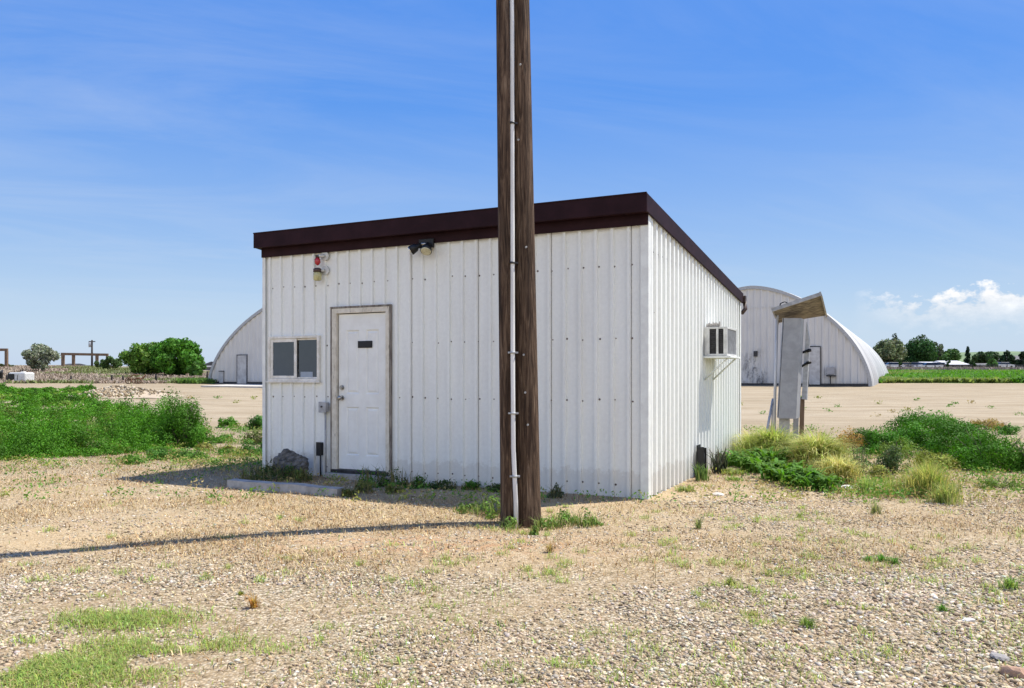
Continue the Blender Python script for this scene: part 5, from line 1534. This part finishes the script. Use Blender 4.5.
rh = np_mesh('rubble_heap', V2, F2, C2, M['stone']); rh.location = hb
tag(rh, 'heap of pale broken rubble at the far edge of the dirt lot', 'rubble heap')

# ------------------------------------------------------------------ things in the right distance
e1, _, _ = low_building('barn', 929, 948, 361.5, 364.2, 172, M['grey_wall'], M['white_roof'], 'low barn with a short white roof behind the small green tree', 8, 'barn')
e2, _, _ = low_building('barn', 949, 968, 360.3, 364.4, 168, M['grey_wall'], M['white_roof'], 'low barn with the larger bright white roof left of the cypress', 9, 'barn')
low_building('barn', 1000, 1040, 355, 360, 215, M['grey_wall'], M['grey_wall'], 'long grey building behind the dark trees at the right edge', 10, 'barn')
low_building('barn', 978, 1003, 363, 365.5, 176, M['grey_wall'], M['grey_wall'], 'low drab building before the wide dark tree', 7, 'barn')


def car_proto(paint):
    e = empty('parked_car', (0, 0, 0), 0)
    mb = MB(); prof_ = [(-2.2, .35), (-2.2, .8), (-1.4, .92), (1.5, .92), (2.15, .85), (2.2, .35)]
    vs = [(x, -.85, z) for x, z in prof_] + [(x, .85, z) for x, z in prof_]; k = len(prof_)
    mb.add(vs, [tuple(range(k)), tuple(range(2 * k - 1, k - 1, -1))] + [(i, (i + 1) % k, k + (i + 1) % k, k + i) for i in range(k)])
    mb.box(-.95, .95, -.66, .66, 1.36, 1.42); mb.build('body', paint, e, .05)
    mb = MB(); mb.hexa([(-1.4, -.78, .925), (1.45, -.78, .925), (1.45, .78, .925), (-1.4, .78, .925)], [(-.95, -.65, 1.36), (.95, -.65, 1.36), (.95, .65, 1.36), (-.95, .65, 1.36)]); mb.build('cabin', M['glass_dark'], e)
    for x in (-1.35, 1.35):
        for y in (-.87, .67):
            mb = MB(); mb.tube([(x, y, .32), (x, y + .2, .32)], .32, 14); mb.build('wheel', M['tyre'], e)
    return e


paints = [simple('white_car_paint', (.7, .7, .7), (.65, .65, .65), 3, .3, 0), simple('grey_car_paint', (.25, .26, .28), (.2, .2, .22), 3, .3, 0), simple('tan_car_paint', (.42, .36, .28), (.35, .3, .22), 3, .3, 0)]
protos = [car_proto(p) for p in paints]
used = [0, 0, 0]
cars = ((881, 176, 1, .15, 'grey parked car beside the quonset shell, leftmost of the row'), (893, 172, 0, -.1, 'white parked car second from the quonset shell'), (905, 180, 2, .2, 'tan parked car third from the quonset shell'),
        (916, 174, 1, -.2, 'grey parked car left of the pair of white cars'), (924, 168, 0, .5, 'white parked car angled out, left one of the pair'), (931, 165, 0, -.15, 'white parked car right one of the pair before the barn'), (941, 170, 2, .1, 'tan parked car before the short white roofed barn'), (1003, 176, 0, .1, 'white parked car at the far right before the dark trees'))
for px, d, k, rz, lab in cars:
    o = protos[k] if not used[k] else copy_tree(protos[k])
    used[k] = 1
    o.location = Pg(px, d); o.rotation_euler = (0, 0, rz)
    tag(o, lab, 'car', 'cars parked beyond the right field')
# fence in the right distance: posts with two rails
ff = empty('field_fence', Pg(950, 150), 0, 'low grey wire and rail fence behind the green field', 'fence')
o0 = Vector(ff.location)
mb = MB()
for px in np.arange(872, 1050, 9.0):
    p = Pg(px, 150) - o0; m2 = MB(); m2.box(p.x - .06, p.x + .06, -.06, .06, p.z - .2, p.z + 1.1); m2.build('post', M['dark_post'], ff)
for z in (.5, .95):
    a = Pg(872, 150) - o0; c = Pg(1044, 150) - o0
    m2 = MB(); m2.hexa([(a.x, -.09, a.z + z), (c.x, -.09, c.z + z), (c.x, -.065, c.z + z), (a.x, -.065, a.z + z)], [(a.x, -.09, a.z + z + .09), (c.x, -.09, c.z + z + .09), (c.x, -.065, c.z + z + .09), (a.x, -.065, a.z + z + .09)]); m2.build('rail', M['grey_wall'], ff)

# ------------------------------------------------------------------ sky, sun, camera
EL = 62.0
sd = Vector((.927, .375, 0)).normalized()
az = math.degrees(math.atan2(sd.x, sd.y))          # clockwise from +Y
w = D.worlds.new('World'); SC.world = w; w.use_nodes = True
nt = w.node_tree; N_ = nt.nodes; Lk = nt.links
bg = N_['Background']; bg.inputs['Strength'].default_value = .10
sky = N_.new('ShaderNodeTexSky'); sky.sky_type = 'NISHITA'; sky.sun_disc = False
sky.sun_elevation = R(EL); sky.sun_rotation = R(az); sky.altitude = 800; sky.air_density = 1.0; sky.dust_density = .4; sky.ozone_density = 3.0
tc = N_.new('ShaderNodeTexCoord')
sep = N_.new('ShaderNodeSeparateXYZ'); Lk.new(tc.outputs['Generated'], sep.inputs[0])


def wm_(op, a, b=None, c=None):
    m = N_.new('ShaderNodeMath'); m.operation = op
    for i, v in enumerate((a, b, c)):
        if v is None: continue
        if isinstance(v, (int, float)): m.inputs[i].default_value = v
        else: Lk.new(v, m.inputs[i])
    return m.outputs[0]


def wramp(f, stops):
    r = N_.new('ShaderNodeValToRGB'); e = r.color_ramp.elements
    while len(e) < len(stops): e.new(.5)
    for i, (p, v) in enumerate(stops): e[i].position = p; e[i].color = (v, v, v, 1)
    Lk.new(f, r.inputs[0]); return r.outputs[0]


def wnoise(vec, scale, detail, rough=.55, dist=0):
    n = N_.new('ShaderNodeTexNoise'); n.inputs['Scale'].default_value = scale; n.inputs['Detail'].default_value = detail
    n.inputs['Roughness'].default_value = rough; n.inputs['Distortion'].default_value = dist; Lk.new(vec, n.inputs['Vector']); return n.outputs['Fac']


def comb(x, y, z):
    c = N_.new('ShaderNodeCombineXYZ')
    for i, v in enumerate((x, y, z)):
        if isinstance(v, (int, float)): c.inputs[i].default_value = v
        else: Lk.new(v, c.inputs[i])
    return c.outputs[0]


zc = wm_('MAXIMUM', sep.outputs['Z'], .03)
# high cirrus on a flat layer
u = wm_('DIVIDE', sep.outputs['X'], wm_('ADD', zc, .10)); v = wm_('DIVIDE', sep.outputs['Y'], wm_('ADD', zc, .10))
cir = wnoise(comb(wm_('MULTIPLY', u, .55), wm_('ADD', wm_('MULTIPLY', v, 1.5), wm_('MULTIPLY', u, -.5)), 8.3), 1.0, 9, .62, .8)
band = wnoise(comb(u, v, 9.1), .45, 3, .5)
cirrus = wm_('MULTIPLY', wramp(cir, [(.42, 0), (.78, 1)]), wramp(band, [(.34, 0), (.66, .28)]))
# low cumulus bank towards the right
azi = wm_('ARCTAN2', sep.outputs['X'], sep.outputs['Y']); ele = wm_('ARCSINE', sep.outputs['Z'])
nl = wnoise(comb(wm_('MULTIPLY', azi, 9), 4.2, 1.3), 1.0, 2, .5)                       # how high each heap reaches
nf = wnoise(comb(wm_('MULTIPLY', azi, 30), wm_('MULTIPLY', ele, 48), 2.6), 1.0, 9, .62, .1)  # billows
hgt_ = wm_('ADD', wm_('ADD', .053, wm_('MULTIPLY', nl, .070)), wm_('MULTIPLY', wm_('SUBTRACT', nf, .5), .11))
edge_ = wm_('SUBTRACT', hgt_, ele)
side = wm_('MULTIPLY', wramp(azi, [(.405, 0), (.47, 1)]), wramp(azi, [(.70, 1), (.85, 0)]))
foot_ = wramp(wm_('ADD', ele, wm_('MULTIPLY', wm_('SUBTRACT', nf, .5), .05)), [(.050, 0), (.092, 1)])
cum = wm_('MULTIPLY', wm_('MULTIPLY', wramp(edge_, [(-.001, 0), (.010, 1)]), side), foot_)
cumv = wm_('ADD', .66, wm_('MULTIPLY', nf, .68))


def wmix(fac, a, b):
    m = N_.new('ShaderNodeMix'); m.data_type = 'RGBA'
    for i, q in ((0, fac), (6, a), (7, b)):
        if isinstance(q, tuple): m.inputs[i].default_value = q
        else: Lk.new(q, m.inputs[i])
    return m.outputs[2]


# even out the sky's brightness towards the sun and the horizon, and deepen its blue
sc_ = N_.new('ShaderNodeSeparateColor'); Lk.new(sky.outputs[0], sc_.inputs[0])
gain = wm_('POWER', wm_('DIVIDE', 4.75, wm_('MAXIMUM', sc_.outputs[2], .2)), .85)
vs2 = N_.new('ShaderNodeVectorMath'); vs2.operation = 'SCALE'; Lk.new(sky.outputs[0], vs2.inputs[0]); Lk.new(gain, vs2.inputs['Scale'])
hsv = N_.new('ShaderNodeHueSaturation'); hsv.inputs['Saturation'].default_value = 1.29; hsv.inputs['Hue'].default_value = .509; hsv.inputs['Value'].default_value = 1.0; Lk.new(vs2.outputs[0], hsv.inputs['Color'])
base_ = wmix(wramp(sep.outputs['Z'], [(0.0, 1.0), (.06, .72), (.16, .34), (.32, 0)]), hsv.outputs[0], (2.95, 3.6, 4.65, 1))
c_ = wmix(cirrus, base_, (3.9, 4.25, 4.8, 1))
cv_ = N_.new('ShaderNodeVectorMath'); cv_.operation = 'SCALE'; cv_.inputs[0].default_value = (5.2, 5.25, 5.35); Lk.new(cumv, cv_.inputs['Scale'])
c_ = wmix(cum, c_, cv_.outputs[0])
# unseen bright clouds added behind the camera to fill the shaded shed front
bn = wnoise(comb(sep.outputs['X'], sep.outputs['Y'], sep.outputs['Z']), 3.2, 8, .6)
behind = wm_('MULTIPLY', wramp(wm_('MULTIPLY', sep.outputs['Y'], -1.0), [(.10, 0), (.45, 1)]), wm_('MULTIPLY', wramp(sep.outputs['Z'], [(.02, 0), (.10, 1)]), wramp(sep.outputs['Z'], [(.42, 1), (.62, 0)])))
fill_bank = wramp(wm_('ADD', bn, wm_('MULTIPLY', wm_('SUBTRACT', behind, 1.0), .7)), [(.34, 0), (.52, 1)])
c_ = wmix(fill_bank, c_, (10.4, 10.3, 10.2, 1))
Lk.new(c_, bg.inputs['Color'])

sun = D.lights.new('sun', 'SUN'); sun.energy = 4.3; sun.angle = R(.53); sun.color = (1.0, .955, .88)
so = D.objects.new('sun', sun); COL.objects.link(so)
dirv = Vector((sd.x * math.cos(R(EL)), sd.y * math.cos(R(EL)), math.sin(R(EL))))
so.rotation_euler = dirv.to_track_quat('Z', 'Y').to_euler(); so.location = (20, 10, 30)

cam = D.cameras.new('camera'); co = D.objects.new('camera', cam); COL.objects.link(co)
cam.sensor_width = 36; cam.lens = F / 1024 * 36; cam.shift_y = (HOR - 344) / 1024
cam.clip_start = .05; cam.clip_end = 8000
co.location = (0, 0, CAMZ); co.rotation_euler = (R(90), 0, 0)
SC.camera = co
SC.render.resolution_x = 1024; SC.render.resolution_y = 688
vs_ = SC.view_settings
vs_.view_transform = 'Standard'; vs_.look = 'None'; vs_.gamma = 1; vs_.use_curve_mapping = False; vs_.exposure = .86
